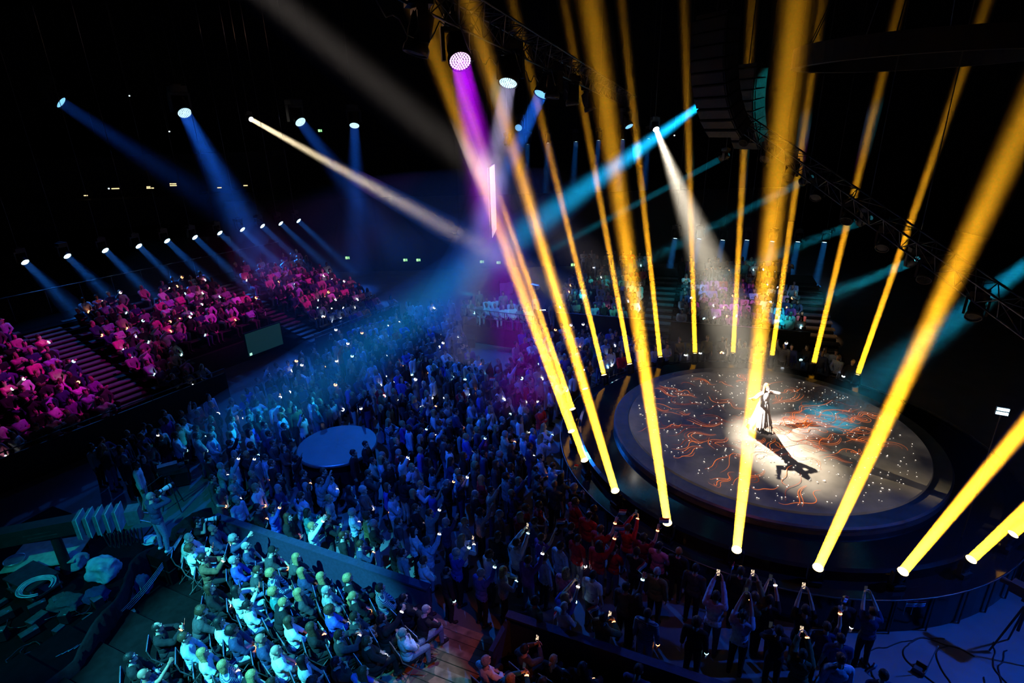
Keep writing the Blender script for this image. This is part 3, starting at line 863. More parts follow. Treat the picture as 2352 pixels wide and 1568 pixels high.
# ---- hair, in the head's own space
def hair_mesh(style):
    rs_ = random.Random(style)
    mb = MB()
    n, m = 26, 14
    def wig(rx, ry, rz, c, amp, freq, back=-.08, front=.06, side=-.01):
        vs = []; keep = []
        for i in range(m+1):
            t = math.pi*i/m
            for k in range(n):
                a = 2*math.pi*k/n
                u_ = Vector((math.sin(t)*math.cos(a), math.sin(t)*math.sin(a), math.cos(t)))
                q = 1 + amp*(mnoise.noise(u_*freq + Vector((3.1, 0, 0))) + .5*math.sin(a*13+t*3))
                vs.append(Vector((u_.x*rx*q, u_.y*ry*q, u_.z*rz*q)) + Vector(c))
        for i in range(m):
            for k in range(n):
                ids = (i*n+k, (i+1)*n+k, (i+1)*n+(k+1) % n, i*n+(k+1) % n)
                cc = sum((vs[j] for j in ids), Vector())/4
                lim = front if cc.y > .045 else (side if cc.y > -.02 else back)
                if cc.z > lim: keep.append(ids)
        mb.add(vs, keep, 0, True)
    def fall(length, wid, amp, a_max=112):
        rings = 12; n2 = 15; vs = []
        for i in range(rings+1):
            t = i/rings; z = .06 - length*t
            rx = .09 + wid*min(1, t*2) - .03*max(0, t-.6); ry = .105 - .02*t
            cy_ = -.012 - .012*t
            out = []; inn = []
            for k in range(n2+1):
                a = R(-90) + R(-a_max + 2*a_max*k/n2)
                w_ = 1 + amp*math.sin(k*2.3+i*.5+rs_.random()) 
                zz = z + (.05*math.sin(k*1.7) if i == rings else 0)
                out.append(Vector((rx*math.cos(a)*w_, cy_+ry*math.sin(a)*w_, zz)))
                inn.append(Vector((rx*.72*math.cos(a), cy_+ry*.72*math.sin(a), zz)))
            vs += out + inn[::-1]
        q = 2*(n2+1); fs = []
        for i in range(rings):
            for k in range(q): fs.append((i*q+k, (i+1)*q+k, (i+1)*q+(k+1) % q, i*q+(k+1) % q))
        fs.append(tuple(range(rings*q, rings*q+q)))
        mb.add(vs, fs, 0, True)
    if style == 'short': wig(.085, .106, .113, (0, -.014, .022), .05, 9)
    elif style == 'crop': wig(.080, .100, .106, (0, -.014, .020), .02, 6, back=-.05, front=.075, side=.01)
    elif style == 'receding': wig(.081, .101, .104, (0, -.016, .016), .02, 6, back=-.07, front=.2, side=.0)
    elif style == 'curly': wig(.100, .118, .122, (0, -.018, .022), .16, 22, back=-.12, front=.055, side=-.07)
    elif style == 'bob':
        wig(.087, .107, .114, (0, -.014, .022), .03, 7); fall(.21, .012, .03, 105)
    elif style == 'long':
        wig(.087, .107, .114, (0, -.014, .022), .03, 7); fall(.42, .03, .04)
    elif style == 'ponytail':
        wig(.083, .103, .110, (0, -.014, .022), .03, 8)
        mb.path([(0, -.10, .05), (0, -.145, .02), (0, -.155, -.08), (0, -.14, -.2), (0, -.13, -.27)], .032, 8)
    elif style == 'bun':
        wig(.083, .103, .110, (0, -.014, .022), .03, 8); mb.add(*ell_geo((0, -.075, .125), (.042, .042, .038)), 0, True)
    elif style == 'cap':
        mb.lathe([(.092, -.005), (.092, .05), (.07, .10), (.03, .125), (.001, .13)], 20, c=(0, -.012, .02), close=False)
        vs = []; 
        for k in range(9):
            a = R(35+110*k/8)
            vs += [Vector((.088*math.cos(a), .088*math.sin(a)-.012, .024)), Vector((.115*math.cos(a), .17*math.sin(a)-.012, .012))]
        mb.add(vs + [v+Vector((0, 0, -.008)) for v in vs], [(2*k, 2*k+1, 2*k+3, 2*k+2) for k in range(8)] + [(18+2*k, 18+2*k+2, 18+2*k+3, 18+2*k+1) for k in range(8)] + [(2*k+1, 18+2*k+1, 18+2*k+3, 2*k+3) for k in range(8)])
    return mb.mesh('hair_' + style)
HAIR = {s: hair_mesh(s) for s in ('short', 'crop', 'receding', 'curly', 'bob', 'long', 'ponytail', 'bun', 'cap')}

# ---- poses
def H(x, y, z, hint, pn, curl=.5): return ((x, y, z), hint, pn, curl)
POSES = {
 # standing
 'stand': dict(hands=(None, None), head=(8, 0)),
 'crossed': dict(hands=(H(.06, .20, 1.13, (-1, .1, -.6), (0, -1, .2), .7), H(-.07, .17, 1.18, (1, .1, -.6), (0, -1, .2), .7)), head=(4, 10)),
 'clasp': dict(hands=(H(-.05, .22, 1.0, (-1, -.2, -.4), (.8, 0, .2), .9), H(.05, .22, 1.0, (1, -.2, -.4), (-.8, 0, .2), .9)), head=(6, -12)),
 'raise': dict(hands=(None, H(.27, .24, 1.86, (1, .3, -.2), (0, 1, 0), .25)), head=(10, 0)),
 'phone_up': dict(hands=(H(-.075, .34, 1.82, (-1, .2, -.4), (1, 0, 0), .8), H(.075, .34, 1.82, (1, .2, -.4), (-1, 0, 0), .8)), head=(14, 0)),
 'phone_chest': dict(hands=(H(-.05, .33, 1.32, (-1, 0, -.8), (.8, .1, .3), .9), H(.055, .33, 1.32, (1, 0, -.8), (-.8, .1, .3), .9)), head=(-8, 0)),
 # seated
 'sit': dict(seated=True, lean=-4, hands=(H(-.08, .24, .62, (-1, -.3, 0), (.3, 0, -1), .6), H(.08, .26, .63, (1, -.3, 0), (-.3, 0, -1), .6)), head=(6, 0)),
 'sit_phone': dict(seated=True, lean=-3, hands=(H(-.05, .36, .98, (-1, 0, -.8), (.8, .1, .3), .9), H(.05, .36, .98, (1, 0, -.8), (-.8, .1, .3), .9)), head=(2, 0)),
 'sit_lean': dict(seated=True, lean=14, hands=(H(-.10, .42, .60, (-1, -.2, .1), (.4, 0, -1), .7), H(.09, .44, .60, (1, -.2, .1), (-.4, 0, -1), .7)), head=(16, -10)),
 'sit_crossed': dict(seated=True, lean=-6, hands=(H(.07, .17, .74, (-1, .1, -.5), (0, -1, .2), .7), H(-.08, .15, .79, (1, .1, -.5), (0, -1, .2), .7)), head=(4, 12), knees=.10),
 'sit_raise': dict(seated=True, lean=-4, hands=(H(-.08, .24, .62, (-1, -.3, 0), (.3, 0, -1), .6), H(.16, .36, 1.28, (1, .2, -.4), (-1, .2, 0), .8)), head=(8, 6)),
 # special
 'camera_stand': dict(hands=(H(-.06, .36, 1.50, (-.5, 0, -1), (0, -.2, 1), .8), H(.10, .19, 1.56, (1, -.1, -.6), (-1, .3, 0), .9)), head=(2, 0), stance=.12),
 'camera_sit': dict(seated=True, lean=0, hands=(H(-.06, .38, 1.10, (-.5, 0, -1), (0, -.2, 1), .8), H(.10, .19, 1.15, (1, -.1, -.6), (-1, .3, 0), .9)), head=(2, 0)),
 'singer': dict(hands=(H(-.10, .16, 1.50, (-1, -.2, -.5), (1, 0, 0), 1.2), H(.66, .12, 1.40, (0, -.4, -1), (0, .3, -1), .3)), head=(4, 0), stance=.07),
}
NEARPOSE = {}; LODMESH = {}
SLEEVES = ('long', 'tee', 'jacket')
def fold(v, amp, f_): return np.array([amp*mnoise.noise(Vector(p)*f_) for p in v])
def make_pose(name, spec):
    b, info = make_body(**spec)
    raw = bpy.data.meshes.new('raw'); raw.from_pydata(b.v, [], b.f); raw.update()
    bm = bmesh.new(); bm.from_mesh(raw); bmesh.ops.recalc_face_normals(bm, faces=bm.faces); bm.to_mesh(raw); bm.free()
    hi = eval_mods(raw, [('REMESH', dict(mode='VOXEL', voxel_size=.0078)), ('SMOOTH', dict(factor=.5, iterations=2)), ('DECIMATE', dict(ratio=.20))])
    v, t = mesh_arrays(hi)
    tags, par = b.classify(v)
    vn = vnormals(v, t)
    eyes = [np.array(e) for e in info['eyes']]; mouth = np.array(info['mouth'])
    fc = v[t].mean(1)
    mi = np.zeros(len(t), int)
    for e in eyes: mi[np.linalg.norm(fc-e, axis=1) < .0135] = 1
    mi[np.linalg.norm((fc-mouth)*[.55, 1, 1], axis=1) < .0125] = 2
    body = from_arrays('person_body', v, t, mi)
    hipz = .50 if spec.get('seated') else .93
    leg = np.isin(tags, ['thigh', 'shin', 'pelvis']); foot = tags == 'foot'
    tor = np.isin(tags, ['chest', 'abdomen']) | ((tags == 'pelvis') & (v[:, 2] > hipz-.03))
    if not spec.get('seated'): tor |= (tags == 'thigh') & (v[:, 2] > hipz-.07)
    def shell(mask, off, amp, fr, nm):
        fm = mask[t].all(1); tt = t[fm]
        ids = np.unique(tt); mp = -np.ones(len(v), int); mp[ids] = np.arange(len(ids))
        vv = v[ids] + vn[ids]*(off + fold(v[ids], amp, fr))[:, None]
        return from_arrays(nm, vv, mp[tt])
    near = dict(body=body, info=info)
    near['tee'] = shell(tor | ((tags == 'uarm') & (par < .75)), .016, .006, 16, 'top')
    near['long'] = shell(tor | (tags == 'uarm') | ((tags == 'farm') & (par < .93)), .015, .007, 18, 'top')
    near['jacket'] = shell(tor | ((tags == 'pelvis') & (v[:, 2] > hipz-.09)) | (tags == 'uarm') | ((tags == 'farm') & (par < .95)) | ((tags == 'neck') & (v[:, 2] < info['head'].translation.z-.17)), .026, .011, 13, 'top')
    near['trousers'] = shell(leg & ~((tags == 'shin') & (v[:, 2] < .075)), .011, .007, 17, 'trousers')
    for i, s in enumerate((-1, 1)): near['shoe%d' % i] = shell((foot | ((tags == 'shin') & (v[:, 2] < .1))) & (np.sign(v[:, 0]) == s), .008, .001, 9, 'shoe')
    NEARPOSE[name] = near
    # lighter single-mesh versions: skin, top, trousers, shoes, hair
    v2 = v.copy()
    arm = (tags == 'uarm') | ((tags == 'farm') & (par < .9))
    v2[tor | arm] += vn[tor | arm]*.02; v2[leg & ~tor] += vn[leg & ~tor]*.012
    sl = np.zeros(len(v), int); sl[leg] = 2; sl[tor | arm] = 1; sl[foot] = 3
    fm = np.array([np.bincount(r_, minlength=5).argmax() for r_ in sl[t]])
    Hm = info['head']
    for hs in ('short', 'long', 'curly'):
        hv, ht = mesh_arrays(HAIR[hs]); hv = np.array([Hm @ Vector(p) for p in hv])
        me = from_arrays('p', np.vstack([v2, hv]), np.vstack([t, ht+len(v2)]), np.concatenate([fm, np.full(len(ht), 4)]))
        for q, ratio in (('mid', 1500/len(t)), ('low', 420/len(t))):
            mm = eval_mods(me.copy(), [('DECIMATE', dict(ratio=min(1, ratio)))])
            if q == 'mid':
                mm.polygons.foreach_set('use_smooth', np.ones(len(mm.polygons), bool)); LODMESH[name, hs, q] = mm
            else:
                a_, b_ = mesh_arrays(mm); pm = np.empty(len(mm.polygons), np.int32); mm.polygons.foreach_get('material_index', pm)
                LODMESH[name, hs, q] = (a_, b_, pm[[l.polygon_index for l in mm.loop_triangles]])
for k, sp in POSES.items(): make_pose(k, sp)

# ---- palettes
def fab(n, c, **k): return mat('fabric_' + n, c, .9, var=k.get('var', .18), scale=k.get('scale', 22), bump=.15)
TOPS = {'black': fab('black', (.012, .012, .015)), 'navy': fab('navy', (.03, .045, .12)), 'charcoal': fab('charcoal', (.06, .06, .065)), 'grey': fab('grey', (.28, .28, .29)),
        'white': fab('white', (.80, .80, .80), var=.06), 'pale blue': fab('pale_blue', (.42, .52, .68)), 'blue': fab('blue', (.05, .09, .5)), 'red': fab('red', (.55, .02, .03)),
        'burgundy': fab('burgundy', (.22, .015, .05)), 'olive': fab('olive', (.13, .13, .06)), 'beige': fab('beige', (.5, .42, .32)), 'pink': fab('pink', (.75, .22, .34)),
        'purple': fab('purple', (.20, .05, .30)), 'brown': fab('brown', (.16, .09, .05)), 'teal': fab('teal', (.03, .2, .2)), 'orange': fab('orange', (.8, .22, .02))}
def striped(n, c1, c2, sc):
    m = mat('fabric_'+n, c1, .9); nt = m.node_tree; b = nt.nodes['Principled BSDF']
    wv = nt.nodes.new('ShaderNodeTexWave'); wv.bands_direction = 'Z'; wv.inputs['Scale'].default_value = sc
    tc = nt.nodes['Texture Coordinate']; nt.links.new(tc.outputs['Object'], wv.inputs['Vector'])
    rp = nt.nodes.new('ShaderNodeValToRGB'); rp.color_ramp.interpolation = 'CONSTANT'
    rp.color_ramp.elements[0].color = (*c1, 1); rp.color_ramp.elements[1].position = .5; rp.color_ramp.elements[1].color = (*c2, 1)
    nt.links.new(wv.outputs['Fac'], rp.inputs['Fac']); nt.links.new(rp.outputs['Color'], b.inputs['Base Color'])
    return m
TOPS['striped'] = striped('striped', (.04, .06, .14), (.5, .52, .55), 9)
PANTS = {'black': TOPS['black'], 'navy': TOPS['navy'], 'jeans': fab('jeans', (.12, .17, .28)), 'pale': fab('pale_denim', (.45, .45, .42)), 'charcoal': TOPS['charcoal']}
SKINS = [mat('skin_%d' % i, c, .55, var=.1, scale=12) for i, c in enumerate(((.62, .42, .33), (.50, .32, .24), (.36, .21, .15), (.16, .09, .06)))]
HAIRC = {'black': mat('hair_black', (.012, .011, .012), .5, var=.5, scale=40, bump=.5), 'brown': mat('hair_brown', (.06, .035, .02), .5, var=.5, scale=40, bump=.5), 'blonde': mat('hair_blonde', (.38, .25, .11), .5, var=.35, scale=40, bump=.5),
         'grey': mat('hair_grey', (.27, .27, .27), .55, var=.3, scale=40, bump=.5), 'ginger': mat('hair_ginger', (.35, .12, .03), .5, var=.4, scale=40, bump=.5)}
M_shoe = mat('shoe_black', (.02, .02, .02), .5); M_shoe_w = mat('shoe_white', (.6, .6, .6), .6)
M_eye = mat('eye_dark', (.02, .015, .015), .2); M_lip = mat('lip', (.4, .14, .13), .5)
BAND = {'white': glow('band_white', (.85, .93, 1), 7), 'cyan': glow('band_cyan', (.35, .85, 1), 7), 'orange': glow('band_orange', (1, .36, .12), 7)}
band_me = MB().lathe([(.037, -.014), (.041, -.01), (.041, .01), (.037, .014)], 12, close=False).mesh('wristband')
phone_me = MB().box((0, 0, 0), (.075, .009, .152)).mesh('phone_case')
scr_me = MB().box((0, 0, 0), (.068, .002, .142)).mesh('phone_screen')
def screen_mat(n, c, s_):
    m = glow(n, c, s_); nt = m.node_tree; b = nt.nodes['Principled BSDF']
    nz = nt.nodes.new('ShaderNodeTexNoise'); nz.inputs['Scale'].default_value = 28
    tc = nt.nodes.new('ShaderNodeTexCoord'); nt.links.new(tc.outputs['Object'], nz.inputs['Vector'])
    rp = nt.nodes.new('ShaderNodeValToRGB'); rp.color_ramp.elements[0].position = .42; rp.color_ramp.elements[1].position = .55
    rp.color_ramp.elements[0].color = (.03, .02, .02, 1); rp.color_ramp.elements[1].color = (*c, 1)
    nt.links.new(nz.outputs['Fac'], rp.inputs['Fac']); nt.links.new(rp.outputs['Color'], b.inputs['Emission Color'])
    return m
M_screen = screen_mat('phone_picture', (1, .75, .5), 1.3)

POSEWORD = {'stand': 'standing', 'crossed': 'arms folded', 'clasp': 'hands clasped', 'raise': 'one arm raised', 'phone_up': 'both arms up', 'phone_chest': 'hands at chest',
            'sit': 'seated', 'sit_phone': 'seated hands up', 'sit_lean': 'seated leaning forward', 'sit_crossed': 'seated arms folded', 'sit_raise': 'seated hand raised', 'camera_stand': 'standing', 'camera_sit': 'seated', 'singer': 'singing'}
def slot_mats(o, ms):
    for i, m in enumerate(ms):
        if i < len(o.material_slots):
            o.material_slots[i].link = 'OBJECT'; o.material_slots[i].material = m
for (pn_, hs_, q_), me_ in LODMESH.items():
    if q_ == 'mid':
        ix_ = np.empty(len(me_.polygons), np.int32); me_.polygons.foreach_get('material_index', ix_)
        me_.materials.clear()
        for k_ in range(5): me_.materials.append(M_black)
        me_.polygons.foreach_set('material_index', ix_)
for nm_, nr_ in NEARPOSE.items():
    for m_ in (SKINS[0], M_eye, M_lip): nr_['body'].materials.append(m_)
    for k_ in ('tee', 'long', 'jacket', 'trousers', 'shoe0', 'shoe1'): nr_[k_].materials.append(M_black)
for h_ in HAIR.values(): h_.materials.append(M_black)

def add_band(root, info, i, colour):
    Wp, d = info['wrist%d' % i]
    M = Matrix.Translation(Wp - d*.012) @ d.to_track_quat('Z', 'Y').to_matrix().to_4x4()
    return obj('wristband', band_me, BAND[colour], root, M=M)
def person(P, yaw, pose, top, hair, haircol, where, group, sleeve='long', pants='black', skin=0, scale=1.0, band=None, near=True, shoe=None, label=None, item=None):
    """P the floor point below, yaw the way faced (0 looks along +y)"""
    nr = NEARPOSE[pose]; info = nr['info']
    word = {'cap': 'wearing a cap', 'bald': 'bald', 'receding': 'with thinning hair', 'short': 'with short %s hair', 'crop': 'with cropped %s hair', 'curly': 'with curly %s hair', 'bob': 'with a %s bob', 'long': 'with long %s hair', 'ponytail': 'with a %s ponytail', 'bun': 'with a %s bun'}[hair]
    if '%s' in word: word = word % haircol
    if near:
        o = obj('person', nr['body'], [SKINS[skin], M_eye, M_lip])
        slot_mats(o, [SKINS[skin], M_eye, M_lip])
        c = obj({'tee': 'shirt', 'long': 'sweater', 'jacket': 'jacket'}[sleeve], nr[sleeve], None, o); slot_mats(c, [TOPS[top]])
        c = obj('trousers', nr['trousers'], None, o); slot_mats(c, [PANTS[pants]])
        for i in (0, 1):
            c = obj('shoe', nr['shoe%d' % i], None, o); slot_mats(c, [shoe or M_shoe])
        if hair != 'bald':
            c = obj('cap' if hair == 'cap' else 'hair', HAIR[hair], None, o, M=info['head']); slot_mats(c, [HAIRC[haircol] if hair != 'cap' else TOPS['black']])
    else:
        hs = {'long': 'long', 'bob': 'long', 'ponytail': 'long', 'curly': 'curly'}.get(hair, 'short')
        o = obj('person', LODMESH[pose, hs, 'mid'])
        slot_mats(o, [SKINS[skin], TOPS[top], PANTS[pants], M_shoe, HAIRC[haircol] if hair != 'bald' else SKINS[skin]])
    o.location = P; o.rotation_euler = (0, 0, yaw); o.scale = (scale,)*3
    if band: add_band(o, info, 1, band)
    g = {'tee': 'T-shirt', 'long': 'sweater', 'jacket': 'jacket'}[sleeve]
    tag(o, label or ('person %s in %s %s, %s, %s' % (word, top.replace(' ', '-'), g, POSEWORD[pose], where)), 'person', group)
    if pose in ('phone_up', 'phone_chest', 'sit_phone') and near and item != 'none':
        phone(o, info, where, top)
    return o
PHONES = [0]
M_screen_off = glow('phone_picture_dark', (.05, .06, .08), .3)
def phone(o, info, where, top):
    PHONES[0] += 1
    A, B = info['wrist0'][0], info['wrist1'][0]
    c = (A+B)/2 + info['wrist1'][1]*.115 + Vector((0, .015, .01))
    M = Matrix.Translation(o.location) @ Matrix.Rotation(o.rotation_euler.z, 4, 'Z') @ Matrix.Scale(o.scale[0], 4) @ Matrix.Translation(c) @ Matrix.Rotation(R(-12), 4, 'X')
    p = obj('mobile_phone', phone_me, M_black); p.matrix_world = M
    obj('screen', scr_me, M_screen if PHONES[0] % 2 else M_screen_off, p, loc=(0, -.006, 0))
    tag(p, 'phone held by the person in %s top, %s' % (top, where), 'phone', 'phones held up in the crowd')
    return p
# ================================================================ placing the people
def face(P, T, jit=0.0):
    d = Vector(T) - Vector(P)
    return math.atan2(-d.x, d.y) + jit
rp_ = random.Random(11)
HANDS = []
PLACED = []            # (x, y) of everyone on the floor
def pick_top(pal=None):
    pal = pal or (('black', 9), ('navy', 5), ('charcoal', 5), ('grey', 3), ('white', 5), ('pale blue', 3), ('blue', 2), ('red', 1), ('burgundy', 1), ('olive', 1), ('beige', 2), ('pink', 1), ('purple', 1), ('brown', 1), ('teal', 1))
    n = sum(k for _, k in pal); x = rp_.random()*n
    for t, k in pal:
        x -= k
        if x <= 0: return t
    return pal[0][0]
def pick_hair(): return rp_.choice(('short', 'short', 'crop', 'curly', 'bob', 'long', 'long', 'ponytail', 'receding', 'short'))
def pick_hc(): return rp_.choice(('black', 'black', 'brown', 'brown', 'brown', 'blonde', 'grey', 'blonde'))
def pick_skin(): return rp_.choice((0, 0, 0, 1, 1, 2, 3))
def pick_pants(): return rp_.choice(('black', 'black', 'jeans', 'jeans', 'navy', 'pale', 'charcoal'))

# ---- folding chairs of the press block
def chair_meshes():
    d = {}
    d['seat'] = MB().box((0, .02, .445), (.42, .40, .035)).mesh('chair_seat')
    mb = MB(); n = 8; vs = []
    for i in range(n+1):
        x = -.20+.40*i/n; y = -.21-.03*math.cos((x/.20)*1.3)
        vs += [(x, y, .62), (x, y-.02, .84), (x, y-.035, .84), (x, y-.015, .62)]
    fs = []
    for i in range(n):
        for j in range(4): fs.append((i*4+j, (i+1)*4+j, (i+1)*4+(j+1) % 4, i*4+(j+1) % 4))
    fs += [(0, 1, 2, 3), (n*4+3, n*4+2, n*4+1, n*4)]
    mb.add(vs, fs, 0, True); d['backrest'] = mb.mesh('chair_backrest')
    d['leg_f'] = MB().tube((0, .24, 0), (0, -.20, .62), .012, n=6).tube((0, -.20, .62), (0, -.245, .86), .012, n=6).mesh('chair_leg')
    d['leg_b'] = MB().tube((0, -.24, 0), (0, .16, .44), .012, n=6).mesh('chair_leg_rear')
    d['bar'] = MB().tube((-.215, -.245, .86), (.215, -.245, .86), .012, n=6).mesh('chair_bar')
    d['stretcher'] = MB().tube((-.215, -.17, .08), (.215, -.17, .08), .01, n=6).mesh('chair_stretcher')
    return d
CH = chair_meshes()
def chair(P, yaw, label, group):
    r_ = empty('folding_chair', P, yaw)
    tag(r_, label, 'chair', group)
    obj('seat', CH['seat'], M_blackcloth, r_); obj('backrest', CH['backrest'], M_blackcloth, r_)
    for s in (-1, 1):
        obj('leg', CH['leg_f'], M_alu, r_, loc=(s*.215, 0, 0)); obj('leg', CH['leg_b'], M_alu, r_, loc=(s*.20, 0, 0))
    obj('crossbar', CH['bar'], M_alu, r_); obj('stretcher', CH['stretcher'], M_alu, r_)
    return r_

# head pixel, hair, hair colour, top, sleeve, pose, trousers, skin
PRESS = [
 (497, 1215, 'bald', 'grey', 'navy', 'jacket', 'sit', 'navy', 1), (419, 1238, 'short', 'grey', 'white', 'jacket', 'sit_lean', 'black', 0), (443, 1260, 'curly', 'brown', 'white', 'long', 'sit_phone', 'jeans', 0),
 (472, 1282, 'ponytail', 'black', 'brown', 'jacket', 'sit_phone', 'black', 1), (564, 1227, 'curly', 'grey', 'navy', 'long', 'sit_raise', 'black', 0), (573, 1252, 'receding', 'grey', 'navy', 'tee', 'sit', 'navy', 0),
 (602, 1266, 'cap', 'black', 'charcoal', 'tee', 'sit_lean', 'black', 0), (550, 1290, 'short', 'grey', 'blue', 'long', 'sit', 'black', 0), (588, 1311, 'short', 'brown', 'charcoal', 'long', 'sit_lean', 'jeans', 0),
 (625, 1325, 'curly', 'blonde', 'striped', 'long', 'sit', 'pale', 0), (672, 1293, 'long', 'blonde', 'charcoal', 'long', 'sit_lean', 'black', 0), (709, 1311, 'long', 'blonde', 'navy', 'jacket', 'sit', 'black', 0),
 (741, 1323, 'long', 'blonde', 'black', 'long', 'sit_crossed', 'jeans', 0), (655, 1352, 'curly', 'blonde', 'teal', 'long', 'sit', 'black', 0), (696, 1360, 'long', 'blonde', 'charcoal', 'jacket', 'sit', 'black', 0),
 (738, 1360, 'receding', 'grey', 'grey', 'jacket', 'sit', 'black', 0), (517, 1356, 'bob', 'brown', 'black', 'long', 'sit', 'black', 0), (547, 1364, 'long', 'black', 'white', 'long', 'sit_phone', 'pale', 1),
 (592, 1378, 'short', 'black', 'white', 'tee', 'sit', 'jeans', 1), (634, 1395, 'short', 'blonde', 'black', 'jacket', 'sit_lean', 'black', 0), (672, 1423, 'bob', 'brown', 'white', 'long', 'sit', 'black', 0),
 (468, 1415, 'curly', 'brown', 'charcoal', 'jacket', 'sit_lean', 'black', 0), (523, 1430, 'bob', 'black', 'white', 'jacket', 'sit', 'navy', 1), (564, 1448, 'curly', 'black', 'navy', 'long', 'sit', 'pale', 2),
 (606, 1453, 'bald', 'black', 'navy', 'tee', 'sit', 'charcoal', 2), (715, 1433, 'long', 'brown', 'black', 'long', 'sit_crossed', 'black', 0), (753, 1458, 'short', 'brown', 'charcoal', 'jacket', 'sit_phone', 'black', 0),
 (788, 1338, 'curly', 'blonde', 'black', 'long', 'sit', 'black', 0), (821, 1361, 'ponytail', 'blonde', 'black', 'long', 'sit', 'black', 0), (877, 1357, 'short', 'brown', 'striped', 'long', 'sit', 'black', 0),
 (920, 1363, 'crop', 'black', 'black', 'jacket', 'sit', 'black', 1), (961, 1401, 'crop', 'grey', 'black', 'long', 'sit_lean', 'jeans', 0), (775, 1384, 'curly', 'brown', 'blue', 'long', 'sit', 'black', 1),
 (813, 1409, 'short', 'brown', 'charcoal', 'jacket', 'sit', 'pale', 0), (873, 1420, 'short', 'black', 'black', 'jacket', 'sit_raise', 'black', 1), (921, 1439, 'crop', 'grey', 'pale blue', 'long', 'sit_crossed', 'jeans', 0),
 (691, 1514, 'long', 'black', 'white', 'tee', 'sit', 'black', 1), (746, 1533, 'curly', 'brown', 'charcoal', 'long', 'sit', 'navy', 0), (794, 1545, 'long', 'brown', 'blue', 'long', 'sit_lean', 'black', 0),
 (368, 1437, 'receding', 'black', 'black', 'jacket', 'sit_phone', 'black', 1), (443, 1466, 'short', 'brown', 'pale blue', 'long', 'sit', 'black', 0), (484, 1495, 'long', 'blonde', 'white', 'tee', 'sit', 'blue' if False else 'navy', 0),
 (523, 1522, 'bob', 'blonde', 'striped', 'long', 'sit_crossed', 'black', 0), (649, 1488, 'bald', 'grey', 'white', 'tee', 'sit', 'jeans', 1), (310, 1507, 'short', 'black', 'black', 'jacket', 'sit', 'black', 0),
 (337, 1540, 'bald', 'black', 'navy', 'tee', 'sit_raise', 'black', 2), (565, 1549, 'long', 'blonde', 'black', 'tee', 'sit_lean', 'black', 0), (615, 1557, 'short', 'brown', 'olive', 'long', 'sit', 'black', 0),
 (768, 1500, 'short', 'black', 'black', 'jacket', 'sit_crossed', 'black', 0), (850, 1470, 'short', 'brown', 'black', 'long', 'sit', 'black', 0),
 (1127, 1519, 'short', 'grey', 'white', 'long', 'sit', 'black', 0), (1173, 1552, 'long', 'blonde', 'teal', 'long', 'sit_phone', 'black', 0), (1216, 1488, 'short', 'black', 'charcoal', 'long', 'sit_phone', 'black', 1),
 (1272, 1506, 'ponytail', 'blonde', 'black', 'long', 'sit', 'black', 0), (1339, 1531, 'long', 'black', 'black', 'long', 'sit', 'black', 1), (1250, 1562, 'short', 'brown', 'charcoal', 'long', 'sit', 'black', 0), (1461, 1552, 'short', 'black', 'navy', 'long', 'sit_lean', 'black', 1)]
spots = []
for q in PRESS:
    z = 1.7
    for _ in range(6):
        P = atz(q[0], q[1], z); b = -(P-W0).dot(WN); zp = press_z(b); z = zp + 1.17
    spots.append(Vector((P.x, P.y, 0)))
for _ in range(40):          # chairs keep their distance
    for i in range(len(spots)):
        b = -(spots[i]-W0).dot(WN)
        if b < .62: spots[i] -= WN*(.62-b)
        for j in range(i):
            dv = spots[i]-spots[j]; L = dv.length
            if L < .60:
                m_ = dv*((.60-L)/max(L, .01)*.5); spots[i] += m_; spots[j] -= m_
for i, (x, y, hs, hc, top, slv, pose, pt, sk) in enumerate(PRESS):
    P = spots[i]; b = -(P-W0).dot(WN); a = (P-W0).dot(WV); zp = press_z(b)
    yaw = face(P, (7.5, 17.5, 0), rp_.uniform(-.12, .12))
    if b < .5: P = P - WN*(.5-b)
    F0 = Vector((P.x, P.y, zp)) - Vector((-math.sin(yaw), math.cos(yaw), 0))*.02
    where = 'press riser by plank stairs' if a > 4.6 and a < 8 else ('press rows beyond stairs' if a >= 8 else ('press rows behind low wall' if b < 2.4 else 'press riser back rows'))
    band = rp_.choice((None, None, None, 'orange', 'white')) if hs != 'x' else None
    person(F0, yaw, pose, top, hs, hc, where, 'spectators seated on the press riser', slv, pt, sk, rp_.uniform(.95, 1.03), band)
    if a < 14:
        chair(F0 - Vector((-math.sin(yaw), math.cos(yaw), 0))*.03, yaw, 'black folding chair under the %s person in %s top, %s' % (hs if hs in ('bald',) else hc + '-haired', top.replace(' ', '-'), where), 'folding chairs on the press riser')

